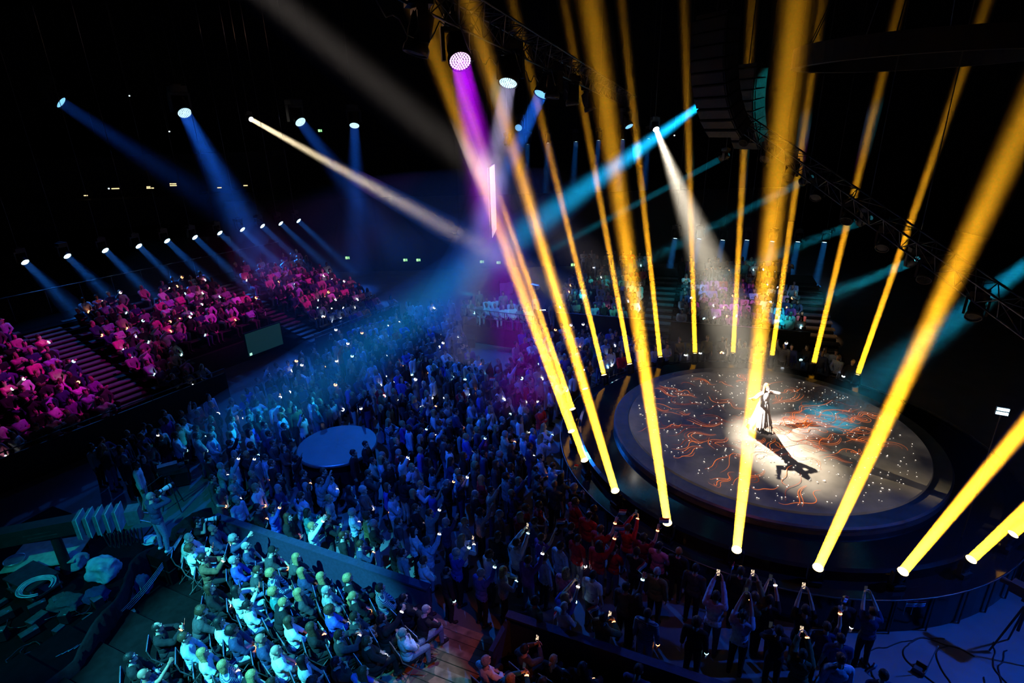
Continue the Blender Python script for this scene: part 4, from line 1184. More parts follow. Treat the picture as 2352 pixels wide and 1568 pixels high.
# standing on the floor near the wall and the stage: head pixel
NEAR = [
 (1326, 1237, 'short', 'black', 'red', 'tee', 'stand', 'pale', 1), (1375, 1252, 'long', 'black', 'red', 'long', 'raise', 'jeans', 1), (1410, 1259, 'short', 'black', 'red', 'tee', 'clasp', 'jeans', 0), (1249, 1279, 'short', 'black', 'pale blue', 'long', 'stand', 'black', 1),
 (1212, 1286, 'short', 'brown', 'purple', 'long', 'raise', 'jeans', 0), (1299, 1314, 'long', 'blonde', 'pink', 'tee', 'stand', 'black', 0), (1296, 1372, 'long', 'blonde', 'blue', 'tee', 'phone_up', 'jeans', 0), (1361, 1321, 'short', 'black', 'white', 'tee', 'stand', 'charcoal', 1),
 (1462, 1267, 'short', 'black', 'black', 'long', 'crossed', 'black', 1), (1514, 1254, 'crop', 'black', 'pink', 'long', 'clasp', 'black', 2), (1509, 1314, 'short', 'grey', 'olive', 'jacket', 'stand', 'black', 0), (1559, 1267, 'short', 'ginger', 'black', 'jacket', 'stand', 'black', 0),
 (1286, 1254, 'short', 'black', 'pale blue', 'long', 'stand', 'navy', 1), (1311, 1210, 'short', 'brown', 'black', 'tee', 'stand', 'jeans', 0), (1242, 1234, 'short', 'black', 'purple', 'tee', 'raise', 'black', 1), (1437, 1348, 'short', 'black', 'charcoal', 'long', 'raise', 'black', 1),
 (1465, 1375, 'long', 'brown', 'black', 'long', 'stand', 'black', 0), (1487, 1410, 'short', 'black', 'striped', 'long', 'stand', 'pale', 2), (1385, 1420, 'short', 'black', 'olive', 'jacket', 'phone_chest', 'black', 1), (1212, 1412, 'curly', 'black', 'teal', 'long', 'stand', 'black', 2),
 (1277, 1433, 'bald', 'grey', 'white', 'long', 'crossed', 'black', 0), (1378, 1215, 'short', 'brown', 'red', 'tee', 'raise', 'jeans', 0), (1442, 1212, 'short', 'brown', 'red', 'long', 'phone_up', 'jeans', 0), (1478, 1235, 'curly', 'black', 'burgundy', 'tee', 'raise', 'black', 1), (1185, 1246, 'short', 'brown', 'white', 'long', 'phone_up', 'navy', 0),
 (1103, 1316, 'short', 'grey', 'blue', 'long', 'raise', 'black', 0), (1023, 1314, 'crop', 'black', 'black', 'long', 'stand', 'black', 1), (937, 1330, 'short', 'brown', 'white', 'long', 'crossed', 'black', 0), (894, 1303, 'short', 'black', 'grey', 'long', 'stand', 'black', 0), (812, 1264, 'short', 'brown', 'navy', 'long', 'phone_chest', 'black', 0),
 (796, 1228, 'long', 'brown', 'charcoal', 'long', 'stand', 'jeans', 0), (842, 1185, 'curly', 'brown', 'olive', 'jacket', 'stand', 'black', 0), (905, 1246, 'short', 'black', 'black', 'jacket', 'clasp', 'black', 1), (948, 1219, 'long', 'black', 'white', 'long', 'clasp', 'black', 0), (985, 1178, 'short', 'brown', 'grey', 'long', 'raise', 'jeans', 0),
 (898, 1139, 'short', 'black', 'pale blue', 'long', 'crossed', 'pale', 0), (887, 1117, 'long', 'brown', 'blue', 'long', 'stand', 'black', 0), (832, 1125, 'curly', 'grey', 'charcoal', 'long', 'clasp', 'black', 0), (800, 1123, 'long', 'black', 'black', 'long', 'crossed', 'black', 0), (992, 1132, 'short', 'black', 'blue', 'tee', 'raise', 'black', 1),
 (1059, 1237, 'long', 'blonde', 'white', 'long', 'phone_chest', 'black', 0), (1046, 1269, 'short', 'grey', 'blue', 'tee', 'raise', 'black', 0), (1101, 1176, 'curly', 'black', 'grey', 'long', 'raise', 'black', 2), (1146, 1180, 'short', 'grey', 'charcoal', 'long', 'stand', 'black', 0), (953, 1166, 'short', 'brown', 'black', 'jacket', 'clasp', 'black', 0), (844, 1087, 'short', 'brown', 'black', 'jacket', 'phone_chest', 'black', 0),
 (747, 1266, 'crop', 'brown', 'black', 'long', 'stand', 'black', 0), (674, 1244, 'short', 'blonde', 'white', 'long', 'phone_up', 'pale', 0), (647, 1197, 'long', 'brown', 'black', 'jacket', 'clasp', 'black', 0), (751, 1191, 'short', 'brown', 'black', 'long', 'phone_chest', 'charcoal', 0), (625, 1172, 'short', 'black', 'blue', 'long', 'raise', 'navy', 1), (547, 1197, 'short', 'black', 'black', 'long', 'crossed', 'black', 1),
 (1645, 1369, 'short', 'black', 'pale blue', 'long', 'phone_up', 'navy', 1), (1707, 1412, 'bun', 'black', 'pale blue', 'tee', 'phone_up', 'black', 1), (1734, 1371, 'short', 'brown', 'olive', 'jacket', 'phone_up', 'black', 0), (1768, 1378, 'short', 'black', 'black', 'tee', 'phone_up', 'black', 1), (1851, 1401, 'short', 'black', 'black', 'tee', 'phone_up', 'black', 1),
 (1900, 1440, 'short', 'brown', 'navy', 'tee', 'raise', 'black', 0), (1943, 1382, 'short', 'black', 'black', 'long', 'stand', 'black', 1), (2006, 1405, 'short', 'black', 'navy', 'tee', 'phone_up', 'black', 0), (1845, 1503, 'short', 'brown', 'olive', 'jacket', 'phone_up', 'charcoal', 0), (1932, 1468, 'crop', 'black', 'navy', 'tee', 'stand', 'jeans', 2),
 (1932, 1514, 'bun', 'black', 'pale blue', 'jacket', 'stand', 'black', 1), (1702, 1312, 'short', 'black', 'black', 'long', 'stand', 'black', 1), (1600, 1429, 'curly', 'brown', 'black', 'long', 'stand', 'black', 0), (1790, 1450, 'short', 'black', 'black', 'long', 'phone_chest', 'black', 1), (2030, 1552, 'short', 'black', 'navy', 'long', 'stand', 'black', 0), (1598, 1305, 'short', 'black', 'charcoal', 'long', 'stand', 'black', 1),
 (810, 1040, 'short', 'black', 'black', 'jacket', 'stand', 'black', 1), (838, 1020, 'short', 'black', 'black', 'jacket', 'clasp', 'black', 0)]
def region(x, y):
    if y > 1300 and x > 1560: return 'at the stage front', 'spectators standing at the stage front'
    if x > 1170 and y > 1170: return 'by the stage edge', 'spectators standing at the stage edge'
    if y > 1160: return 'just beyond low wall', 'spectators standing beyond the low wall'
    if x < 960 and y > 960: return 'near the small stage', 'spectators standing around the small stage'
    if y > 880: return 'middle floor crowd', 'spectators in the middle of the floor'
    return 'far floor crowd', 'spectators in the far part of the floor'
LIT = {(1103, 1316): 'cyan', (1212, 1286): 'white', (1437, 1348): 'cyan', (1900, 1440): 'orange', (1845, 1503): 'orange', (747, 1266): None, (625, 1172): 'orange', (1046, 1269): 'cyan', (1375, 1252): 'orange', (1361, 1321): None}
for (x, y, hs, hc, top, slv, pose, pt, sk) in NEAR:
    sc = rp_.uniform(.93, 1.03)
    P = atz(x, y, 1.63*sc); F0 = Vector((P.x, P.y, 0))
    if (F0-W0).dot(WN) < .35 and (F0-W0).dot(WV) < 13.6 and (x, y) not in ((1103, 1316),): F0 += WN*(.35-(F0-W0).dot(WN))
    wh, gr = region(x, y)
    band = LIT.get((x, y), rp_.choice((None, 'cyan', 'white', 'orange', None)))
    person(F0, face(F0, PERF, rp_.uniform(-.15, .15)), pose, top, hs, hc, wh, gr, slv, pt, sk, sc, band)
    PLACED.append((F0.x, F0.y))
    if pose == 'raise':
        q_ = NEARPOSE['raise']['info']['wrist1']; HANDS.append(Matrix.Translation(F0) @ Matrix.Rotation(face(F0, PERF), 4, 'Z') @ ((q_[0]+q_[1]*.08)*sc))

# ---- everyone else: first list them all, then build the largest singly and join the rest
ALL = []
def inside(x, y, poly):
    c = False; j = len(poly)-1
    for i in range(len(poly)):
        xi, yi = poly[i]; xj, yj = poly[j]
        if (yi > y) != (yj > y) and x < (xj-xi)*(y-yi)/(yj-yi)+xi: c = not c
        j = i
    return c
FLOORPOLY = [(-30, 1090), (120, 1040), (300, 985), (430, 925), (560, 880), (650, 830), (760, 770), (840, 735), (930, 700), (1060, 720), (1075, 790), (1190, 790), (1200, 745), (1290, 740), (1440, 760), (1600, 775), (1780, 785), (1930, 800), (1990, 860), (1900, 850), (1700, 830), (1500, 840),
             (1400, 868), (1335, 905), (1300, 960), (1290, 1010), (1310, 1080), (1380, 1150), (1470, 1215), (1530, 1290), (1400, 1300), (1250, 1330), (1130, 1330), (1030, 1300), (900, 1270), (800, 1210), (640, 1150), (520, 1160), (430, 1080), (330, 1110), (220, 1150), (60, 1165), (-30, 1175)]
HOLES = [[(650, 1165), (760, 1180), (850, 1270), (760, 1290), (640, 1220)], [(1090, 790), (1180, 790), (1170, 830), (1100, 825)], [(330, 1030), (450, 1010), (470, 1150), (350, 1180)]]
fpal = (('black', 9), ('navy', 6), ('charcoal', 5), ('grey', 3), ('white', 4), ('pale blue', 5), ('blue', 3), ('red', 1), ('olive', 1), ('beige', 1), ('purple', 1), ('striped', 1), ('teal', 1))
step = .60
for iy in range(int(34/step)):
    for ix in range(int(44/step)):
        x = -22 + ix*step + (iy % 2)*step/2 + rp_.gauss(0, .10); y = 8 + iy*step + rp_.gauss(0, .10)
        px, py, dp = proj((x, y, 1.6))
        if not inside(px, py, FLOORPOLY) or any(inside(px, py, h) for h in HOLES): continue
        if math.hypot(x-RC.x, y-RC.y) < 7.55 or math.hypot(x-BC.x, y-BC.y) < BR+.35: continue
        if y < BC.y and y > BC.y-BR-1.0 and abs(x-BC.x) < .7: continue
        rel = Vector((x, y, 0))-S0
        if rel.dot(SN) > -.6 and -9 < rel.dot(SU) < 20: continue
        r2 = Vector((x, y, 0))-T0
        if r2.dot(TN) > -.6 and r2.dot(TV) > -1.7: continue
        if (4.2 < r2.dot(TV) < 6.1 or 12.7 < r2.dot(TV) < 14.5) and r2.dot(TN) > -2.2: continue
        if (Vector((x, y, 0))-PLA).dot(pn) > -.5 and -0.8 < (Vector((x, y, 0))-PLA).dot(pd) < 4.9: continue
        w2 = Vector((x, y, 0))-W0
        if w2.dot(WN) < .5: continue
        if rp_.random() < .06: continue
        if any((x-a)**2+(y-b)**2 < .2 for a, b in PLACED): continue
        pose = rp_.choice(('stand', 'stand', 'crossed', 'clasp', 'raise', 'phone_chest', 'clasp', 'stand'))
        top = pick_top(fpal)
        if 1180 < px < 1540 and 1150 < py < 1300 and rp_.random() < .45: top = 'red'
        wh, gr = region(px, py)
        ALL.append(dict(P=Vector((x, y, 0)), yaw=face((x, y, 0), PERF, rp_.gauss(0, .25)), pose=pose, top=top, where=wh, group=gr, px=px, py=py, dp=dp, dens=.34))
# the grandstand
for k in range(SROWS):
    s = -4.2
    while s < 19.2:
        s += .54 + rp_.uniform(-.03, .05)
        if any(a-.15 < s < b+.15 for a, b in AISLES): continue
        if k < 4 and VOM[0]-.4 < s < VOM[1]+.4: continue
        if k < 5 and 8.8 < s < 12.2 and k == 4 and rp_.random() < .6: continue
        if rp_.random() < (.10 if k < 8 else .3): continue
        P = stand_pt(s, k+.62)-Vector((0, 0, .62*SDZ))
        px, py, dp = proj(P+Vector((0, 0, 1.15)))
        if px < -25: continue
        pose = rp_.choice(('sit', 'sit', 'sit_lean', 'sit_crossed', 'sit_crossed', 'sit_phone', 'sit_raise'))
        side = 'grandstand by aisle steps' if s < 8.2 else ('grandstand above dark entrance' if s < 13.5 else 'grandstand far block')
        ALL.append(dict(P=P, yaw=face(P, (PERF.x, PERF.y, 0), rp_.gauss(0, .15)), pose=pose, top=pick_top((('black', 8), ('charcoal', 5), ('grey', 3), ('white', 5), ('pale blue', 3), ('navy', 4), ('red', .8), ('beige', 3), ('pink', 3), ('orange', .3), ('purple', 1))), where=side, group='spectators in the grandstand', px=px, py=py, dp=dp, dens=.33, seat=True))
# the stand behind the stage
for k in range(TROWS):
    s = -1.0
    while s < 12.9:
        s += .53 + rp_.uniform(-.03, .05)
        if 4.2 < s < 6.1 or s > 12.7: continue
        if rp_.random() < (.05 if k < 7 else .3): continue
        P = tpt(s, k+.6)-Vector((0, 0, .6*TDZ)); px, py, dp = proj(P+Vector((0, 0, 1.15)))
        pose = rp_.choice(('sit', 'sit', 'sit_lean', 'sit_crossed', 'sit_phone')) if k < 8 else rp_.choice(('stand', 'crossed', 'phone_chest'))
        ALL.append(dict(P=P, yaw=face(P, (PERF.x, PERF.y, 0), rp_.gauss(0, .12)), pose=pose, top=pick_top((('black', 5), ('charcoal', 3), ('grey', 4), ('white', 8), ('pale blue', 4), ('navy', 3), ('red', 1), ('beige', 3), ('pink', 3), ('purple', 1))), where='stand behind stage', group='spectators in the stand behind the stage', px=px, py=py, dp=dp, dens=.3, seat=(k < 8)))
# the viewing platform, and a few standing beside it
for i in range(16):
    q = PLA + pd*(.35+.5*(i % 8)) + pn*(.4+1.0*(i//8)) + Vector((0, 0, 1.0)); px, py, dp = proj(q+Vector((0, 0, 1.2)))
    ALL.append(dict(P=q, yaw=face(q, (PERF.x, PERF.y, 0), rp_.gauss(0, .2)), pose='sit' if i < 8 else rp_.choice(('sit', 'stand', 'crossed')), top=pick_top((('white', 5), ('grey', 3), ('pale blue', 3), ('black', 2))), where='on railed platform', group='spectators on the railed platform', px=px, py=py, dp=dp, dens=.3))
for (x, y) in ((940, 690), (960, 690), (990, 694), (1008, 694), (1035, 690), (1065, 690), (1268, 690)):
    q = atz(x, y, 2.2); q = Vector((q.x, q.y, .5)); px, py, dp = proj(q+Vector((0, 0, 1.6)))
    ALL.append(dict(P=q, yaw=face(q, (PERF.x, PERF.y, 0), rp_.gauss(0, .2)), pose=rp_.choice(('stand', 'crossed', 'raise')), top=pick_top((('white', 5), ('grey', 3), ('pale blue', 3))), where='beside railed platform', group='spectators beside the railed platform', px=px, py=py, dp=dp, dens=.3, gang=True))
g = [a for a in ALL if a.get('gang')]
gw = empty('gangway', (0, 0, 0)); gw['kind'] = 'structure'
xs = [a['P'].x for a in g[:-1]]; ys = [a['P'].y for a in g]
MB().box(((min(xs)+max(xs))/2, sum(ys)/len(ys), .25), (max(xs)-min(xs)+1.2, 3.2, .5)).build('deck', M_deck, gw)
MB().box((g[-1]['P'].x, g[-1]['P'].y, .25), (.8, .8, .5)).build('deck', M_deck, gw)

for a in ALL:
    a['size'] = FPX*(1.3 if a['pose'].startswith('sit') else 1.7)/a['dp']
    a['hair'] = pick_hair(); a['hc'] = pick_hc(); a['skin'] = pick_skin(); a['pants'] = pick_pants(); a['sc'] = rp_.uniform(.92, 1.04)
    a['band'] = rp_.choice(('white', 'white', 'cyan', 'orange')) if rp_.random() < a['dens'] else None
    a['slv'] = rp_.choice(('long', 'jacket', 'tee'))
infr = [a for a in ALL if -20 < a['px'] < 2370 and -20 < a['py'] < 1590]
infr.sort(key=lambda a: -a['size'])
N_SINGLE = max(0, 296 - len(PRESS) - len(NEAR))
single = infr[:N_SINGLE]; rest = infr[N_SINGLE:]
for i, a in enumerate(single):
    person(a['P'], a['yaw'], a['pose'], a['top'], a['hair'], a['hc'], a['where'], a['group'], a['slv'], a['pants'], a['skin'], a['sc'], a['band'], near=(i < 60), item='none')

# the rest of the crowd as one mass of figures
pal = []; pidx = {}
def pslot(m):
    if m.name not in pidx: pidx[m.name] = len(pal); pal.append(m)
    return pidx[m.name]
VV, TT, MM = [], [], []; off = 0
bv, bf, bm_ = [], [], []
blv, blt = mesh_arrays(band_me)
for a in rest:
    hs = {'long': 'long', 'bob': 'long', 'ponytail': 'long', 'curly': 'curly'}.get(a['hair'], 'short')
    v, t, mi = LODMESH[a['pose'], hs, 'low']
    c, s = math.cos(a['yaw']), math.sin(a['yaw'])
    Rm = np.array([[c, -s, 0], [s, c, 0], [0, 0, 1]])*a['sc']
    VV.append(v@Rm.T + np.array(a['P'])); TT.append(t+off); off += len(v)
    sl = np.array([pslot(SKINS[a['skin']]), pslot(TOPS[a['top']]), pslot(PANTS[a['pants']]), pslot(M_shoe), pslot(HAIRC[a['hc']])])
    MM.append(sl[mi])
    if a['band']:
        Wp, d = NEARPOSE[a['pose']]['info']['wrist1']
        w_ = Rm @ np.array(Wp) + np.array(a['P'])
        q = np.array((d.to_track_quat('Z', 'Y').to_matrix()))
        b0 = sum(len(x) for x in bv)
        bv.append((blv*1.6)@q.T@Rm.T + w_); bf.append(blt+b0); bm_.append(np.full(len(blt), ('white', 'cyan', 'orange').index(a['band'])))
me = from_arrays('crowd', np.vstack(VV), np.vstack(TT), np.concatenate(MM))
for m in pal: me.materials.append(m)
o = obj('crowd', me); tag(o, 'mass of smaller figures filling the stands and the far floor', None, None, 'stuff')
me = from_arrays('crowd_wristband_lights', np.vstack(bv), np.vstack(bf), np.concatenate(bm_))
for k in ('white', 'cyan', 'orange'): me.materials.append(BAND[k])
o = obj('crowd_wristband_lights', me); tag(o, 'scattered glowing wristbands worn across the far crowd', None, None, 'stuff')
TORCH = []
for (x, y) in ((352, 655), (366, 652), (730, 701), (744, 701), (1672, 758)):
    a = min(rest, key=lambda q: (q['px']-x)**2+(q['py']-y)**2 + (1e5 if q in [t_[0] for t_ in TORCH] else 0))
    Wp, d = NEARPOSE[a['pose']]['info']['wrist1']
    TORCH.append((a, a['P'] + Matrix.Rotation(a['yaw'], 3, 'Z') @ ((Wp + d*.10)*a['sc'])))
print('PEOPLE', len(PRESS)+len(NEAR)+len(single), 'mass', len(rest))

# ---- the singer
o = obj('person', NEARPOSE['singer']['body'], [SKINS[0], M_eye, M_lip]); slot_mats(o, [SKINS[0], M_eye, M_lip])
o.location = PERF; o.rotation_euler = (0, 0, R(-160)); o.scale = (1.0,)*3
tag(o, 'singer in a white fringed dress, one arm stretched out, on the round stage', 'person')
inf = NEARPOSE['singer']['info']
c = obj('hair', HAIR['long'], None, o, M=inf['head']); slot_mats(c, [HAIRC['blonde']])
M_dress = mat('dress_white', (.85, .83, .80), .7, var=.05)
c = obj('bodice', NEARPOSE['singer']['long'], None, o); slot_mats(c, [M_dress])
mb = MB(); n = 72; prof = [(.17, 1.06), (.20, .95), (.24, .75), (.31, .5), (.38, .28), (.42, .12)]
vs = []
for i, (r_, z) in enumerate(prof):
    for k in range(n):
        a = 2*math.pi*k/n
        q = r_*(1 + .10*math.sin(k*1.9)*i/5 + .05*math.sin(k*5.1))
        zz = z + (.16*((k*7) % 5)/5 + .1*math.sin(a*2) if i == len(prof)-1 else 0)
        vs.append((q*math.cos(a), q*math.sin(a)*.8 - .03*i/5, zz))
mb.add(vs, [(i*n+k, i*n+(k+1) % n, (i+1)*n+(k+1) % n, (i+1)*n+k) for i in range(len(prof)-1) for k in range(n) if not (i == len(prof)-2 and k % 2)], 0, True)
mb.build('fringed_skirt', M_dress, o)
for i in (0, 1):
    c = obj('shoe', NEARPOSE['singer']['shoe%d' % i], None, o); slot_mats(c, [M_shoe_w])
Wm = Matrix.Translation(o.location) @ Matrix.Rotation(o.rotation_euler.z, 4, 'Z')
hp_ = Wm @ (inf['wrist0'][0] + inf['wrist0'][1]*.06)
mic = empty('microphone', hp_)
tag(mic, 'hand microphone held to the singer\'s mouth', 'microphone')
hd_ = (Wm @ Vector(inf['mouth']) + Vector((0, 0, -.01)) - hp_); L = max(hd_.length-.02, .06); dn = hd_.normalized()
MB().tube(-dn*.1, dn*(L-.03), .013, .017, 10).build('handle', M_metal, mic)
MB().add(*ell_geo(dn*L, (.025, .025, .025)), 0, True).build('grille', M_alu, mic)
# ================================================================ gear and small things
def box_thing(name, label, cat, parts, loc, rz=0, group=None):
    r_ = empty(name, loc, rz); tag(r_, label, cat, group)
    for nm, mb, m in parts: mb.build(nm, m, r_)
    return r_
# ---- photographers with long lenses
def long_camera(o, info, label):
    A = info['wrist0'][0]; Hm = info['head']
    M = Matrix.Translation(o.location) @ Matrix.Rotation(o.rotation_euler.z, 4, 'Z') @ Matrix.Scale(o.scale[0], 4)
    eye = Hm @ Vector((.02, .15, .012))
    r_ = empty('camera_with_lens', (0, 0, 0)); r_.matrix_world = M @ Matrix.Translation(eye)
    tag(r_, label, 'camera')
    MB().box((0, 0, -.01), (.15, .07, .11)).box((0, -.005, .055), (.07, .06, .04)).build('camera_body', M_black, r_)
    Mx = Matrix.Rotation(R(-90), 3, 'X')
    L = MB().lathe([(.035, .03), (.04, .08), (.042, .16), (.058, .22), (.06, .34)], 20, M=Mx).build('lens', TOPS['white'], r_)
    for y in (.10, .19, .27): MB().lathe([(.045 if y < .2 else .0605, y), (.046 if y < .2 else .0625, y+.02)], 20, M=Mx, close=False).build('lens_ring', M_black, r_)
    MB().lathe([(.062, .34), (.066, .42), (.06, .42), (.055, .35)], 20, M=Mx, close=False).build('lens_hood', M_black, r_)
    return r_
F0 = atz(381, 1262, 1.25); F0.z = 1.25
yaw = face(F0, atz(900, 1000, 0)) 
o = person(F0, yaw, 'camera_stand', 'navy', 'crop', 'grey', 'on the flight case', 'photographers', 'long', 'jeans', 0, 1.0, None, True, M_shoe_w, 'standing photographer in navy sweater and jeans aiming a white long lens')
o['group'] = 'photographers'
long_camera(o, NEARPOSE['camera_stand']['info'], 'camera with white long lens held by the standing photographer')
box_thing('flight_case', 'dark flight case under the standing photographer', 'case', [('body', MB().box((0, 0, .62), (.8, .6, 1.24)), M_deck), ('lid_edge', MB().box((0, 0, .9), (.82, .62, .03)), M_metal)], (F0.x, F0.y, 0), R(-24))
z = .35+1.17
P = atz(454, 1199, z); F1 = Vector((P.x, P.y, .35))
b = -(F1-W0).dot(WN)
if b < .5: F1 -= WN*(.5-b)
o = person(F1, face(F1, PERF), 'camera_sit', 'black', 'bun', 'black', '', 'photographers', 'tee', 'black', 0, 1.0, None, True, None, 'seated photographer in black T-shirt with dark bun aiming a white lens')
long_camera(o, NEARPOSE['camera_sit']['info'], 'camera with white long lens held by the seated photographer')
chair(F1, face(F1, PERF), 'black folding chair under the seated photographer by the wall end', None)

# ---- hand flags, red over white over blue
M_fr, M_fw, M_fb = mat('flag_red', (.6, .03, .05), .8), mat('flag_white', (.8, .8, .8), .8), mat('flag_blue', (.1, .35, .7), .8)
for (x, y, z, tilt, yw) in ((1252, 1218, 2.0, .1, .3), (1332, 1228 - 30, 2.1, -.2, -.3), (1322, 1090-18, 1.9, .5, .8), (1362, 1398, 1.6, -.5, .2), (1500, 1392, 1.8, -.7, .4), (1275, 1412, 1.9, .2, 1.2), (1683, 1302, 1.9, .1, 1.0), (1919, 1349, 2.2, .6, .6), (2094, 1387, 1.9, .0, 0), (2112, 1387, 1.9, .0, 0), (1350, 1150, 1.9, .3, .4), (1130, 870, 1.9, .2, .5), (2000, 1535, 1.7, -.8, .2), (1565, 1250, 1.8, 0, 0)):
    P = atz(x, y, z)
    near_ = [h_ for h_ in HANDS if (h_-P).length < 1.1]
    if near_: h_ = min(near_, key=lambda v: (v-P).length); HANDS.remove(h_); P = h_ + Matrix.Rotation(yw, 3, 'Z') @ (Matrix.Rotation(tilt, 3, 'Y') @ Vector((.115, 0, .22)))
    r_ = empty('hand_flag', P); r_.rotation_euler = (0, tilt, yw)
    tag(r_, 'small paper flag in red, white and blue stripes waved over the crowd', 'flag', 'paper flags over the crowd')
    MB().tube((-.115, 0, -.28), (-.115, 0, .09), .005, n=6).build('stick', M_alu, r_)
    for k, m in enumerate((M_fr, M_fw, M_fb)):
        mb = MB(); n = 6; vs = []
        for i in range(n+1):
            xx = -.11+.24*i/n; yy = .012*math.sin(i*1.1)
            for dy in (-.001, .001): vs += [(xx, yy+dy, .08-.053*k), (xx, yy+dy, .08-.053*(k+1))]
        fs = []
        for i in range(n): fs += [(i*4, i*4+1, i*4+5, i*4+4), (i*4+2, i*4+6, i*4+7, i*4+3), (i*4, i*4+4, i*4+6, i*4+2), (i*4+1, i*4+3, i*4+7, i*4+5)]
        mb.add(vs, fs, 0, True).build('stripe', m, r_)

# ---- camera crane and gear at the mixing position
GZ = 0.5
def gz(x, y, z): return atz(x, y, z)
mixd = empty('trim_1x', (0, 0, 0)); mixd.name = 'floor_control_deck'; mixd['kind'] = 'structure'
c0 = gz(150, 1330, GZ)
M24 = Matrix.Rotation(R(-24), 3, 'Z')
MB().box((c0.x-.6, c0.y-.6, GZ/2-.02), (7.0, 5.2, GZ-.04), M24).build('deck', M_deck, mixd)
crane = empty('camera_crane', gz(150, 1215, 1.9)); tag(crane, 'dark camera crane arm with stacked counterweight plates at the mixing position', 'camera crane')
A = gz(20, 1225, 2.0); B = gz(285, 1175, 2.0); ax = (B-A).normalized(); sd = Vector((-ax.y, ax.x, 0)).normalized()
Lc = (B-A).length
def cpart(name, mb, m): 
    o_ = mb.build(name, m, crane); o_.matrix_parent_inverse = Matrix.Translation(-crane.location); return o_
def cbox(t0, t1, w_, z0, z1): 
    mb = MB(); ob_box(mb, A+ax*t0-sd*w_/2, A+ax*t1-sd*w_/2, sd, w_, z0, z1); return mb
M_plate = mat('crane_plate', (.16, .17, .18), .5, .2); M_plate2 = mat('crane_edge', (.55, .57, .58), .45, .2)
cpart('arm', cbox(-1.6, Lc*.62, .34, 1.72, 2.12), M_black)
cpart('arm_logo', cbox(.45, .47, .02, 1.9, 1.91), M_black)
for k in range(5):
    t = Lc*(.58+.085*k)
    cpart('weight_plate', cbox(t, t+.085, .50-.02*k, 1.58, 2.16), M_plate)
    mb = MB(); ob_box(mb, A+ax*(t+.085)-sd*.26, A+ax*(t+.085)-sd*.26+ax*.02, sd, .52, 1.56, 2.19); cpart('plate_edge', mb, M_plate2)
cpart('tail_box', cbox(Lc*1.02, Lc*1.14, .36, 1.66, 2.08), M_plate)
mb = MB(); E_ = A+ax*(Lc*1.14)
for s in (-1, 1):
    mb.tube(E_+sd*.16*s+Vector((0, 0, 1.75-E_.z)), E_+ax*.30+sd*.2*s+Vector((0, 0, 1.60-E_.z)), .018, n=6)
mb.tube(E_+ax*.28-sd*.28+Vector((0, 0, 1.62-E_.z)), E_+ax*.28+sd*.28+Vector((0, 0, 1.62-E_.z)), .022, n=6)
cpart('tail_frame', mb, M_alu); mb = MB()
mb.tube(E_+sd*.1+Vector((0, 0, 2.0-E_.z)), E_+sd*.1+Vector((0, 0, 2.3-E_.z)), .02, n=6).tube(E_-sd*.1+ax*.1+Vector((0, 0, 2.0-E_.z)), E_+sd*.2+ax*.1+Vector((0, 0, 2.22-E_.z)), .015, n=6)
cpart('handles', mb, M_alu)
mb = MB()
for k in range(9):
    a = A+ax*(Lc*(.80+.035*k)) - sd*.26; a.z = 1.62
    b_ = a + ax*.18 - sd*.05
    mb.path([a.lerp(b_, i/10)+Vector((0, 0, -.42*math.sin(math.pi*i/10)*(1+.1*(k % 3)))) for i in range(11)], .018, 6)
cpart('cable_loops', mb, M_black)
cpart('column', MB().tube(A+ax*.9+Vector((0, 0, GZ-A.z)), A+ax*.9+Vector((0, 0, 1.75-A.z)), .13, .11, 16), M_black)
# lettering plate on the arm: faint lines of print
for k, (t0, t1) in enumerate(((.35, .95), (.42, 1.05))):
    cpart('print_line', (lambda mb: ob_box(mb, A+ax*t0-sd*.174, A+ax*t1-sd*.174, -sd, .003, 1.92-.1*k, 1.95-.1*k))(MB()), M_metal)
# plywood board, bin, wrapped monitor, backpack, tripods, cable coil, cases
bd = empty('plywood_board', gz(110, 1270, GZ+.35), R(12)); tag(bd, 'pale plywood board lying under the camera crane arm', 'board')
MB().box((0, 0, 0), (1.7, 1.1, .03)).build('sheet', mat('plywood', (.42, .36, .26), .7, var=.2), bd)
for sx in (-.7, .7):
    for sy in (-.45, .45): MB().box((sx, sy, -.18), (.06, .06, .34)).build('leg', M_black, bd)
bn = empty('dented_drum', gz(45, 1315, GZ)); tag(bn, 'dented metal drum beside the plywood board', 'drum')
MB().lathe([(.22, 0), (.23, .02), (.225, .2), (.23, .42), (.24, .45), (.22, .44)], 24).build('shell', M_alu, bn)
def sheet_lump(name, label, cat, P, r, m, seed, zs=.7):
    bm = bmesh.new(); bmesh.ops.create_icosphere(bm, subdivisions=4, radius=1)
    for v in bm.verts:
        n_ = mnoise.noise(v.co*1.6+Vector((seed, 0, 0)))*.28 + abs(mnoise.noise(v.co*3.3+Vector((seed, 5, 0))))*.16
        q = Vector((max(-.75, min(.75, v.co.x)), max(-.7, min(.7, v.co.y)), v.co.z))
        v.co = Vector((q.x*r[0], q.y*r[1], max(q.z, -.6)*r[2]*zs))*(1+n_)
    me = bpy.data.meshes.new(name); bm.to_mesh(me); bm.free()
    me.polygons.foreach_set('use_smooth', [True]*len(me.polygons))
    zmin = min(v.co.z for v in me.vertices)
    for v in me.vertices: v.co.z -= zmin
    o_ = obj(name, me, m, None, P); tag(o_, label, cat); return o_
sheet_lump('wrapped_monitor', 'monitor wrapped in a crumpled clear plastic sheet by the cable bundle', 'monitor', gz(243, 1325, GZ), (.42, .36, .5), M_plastic, 2)
sheet_lump('cloth_cover', 'crumpled cloth cover over gear beside the plywood board', 'cover', gz(170, 1300, GZ), (.40, .30, .32), TOPS['grey'], 5)
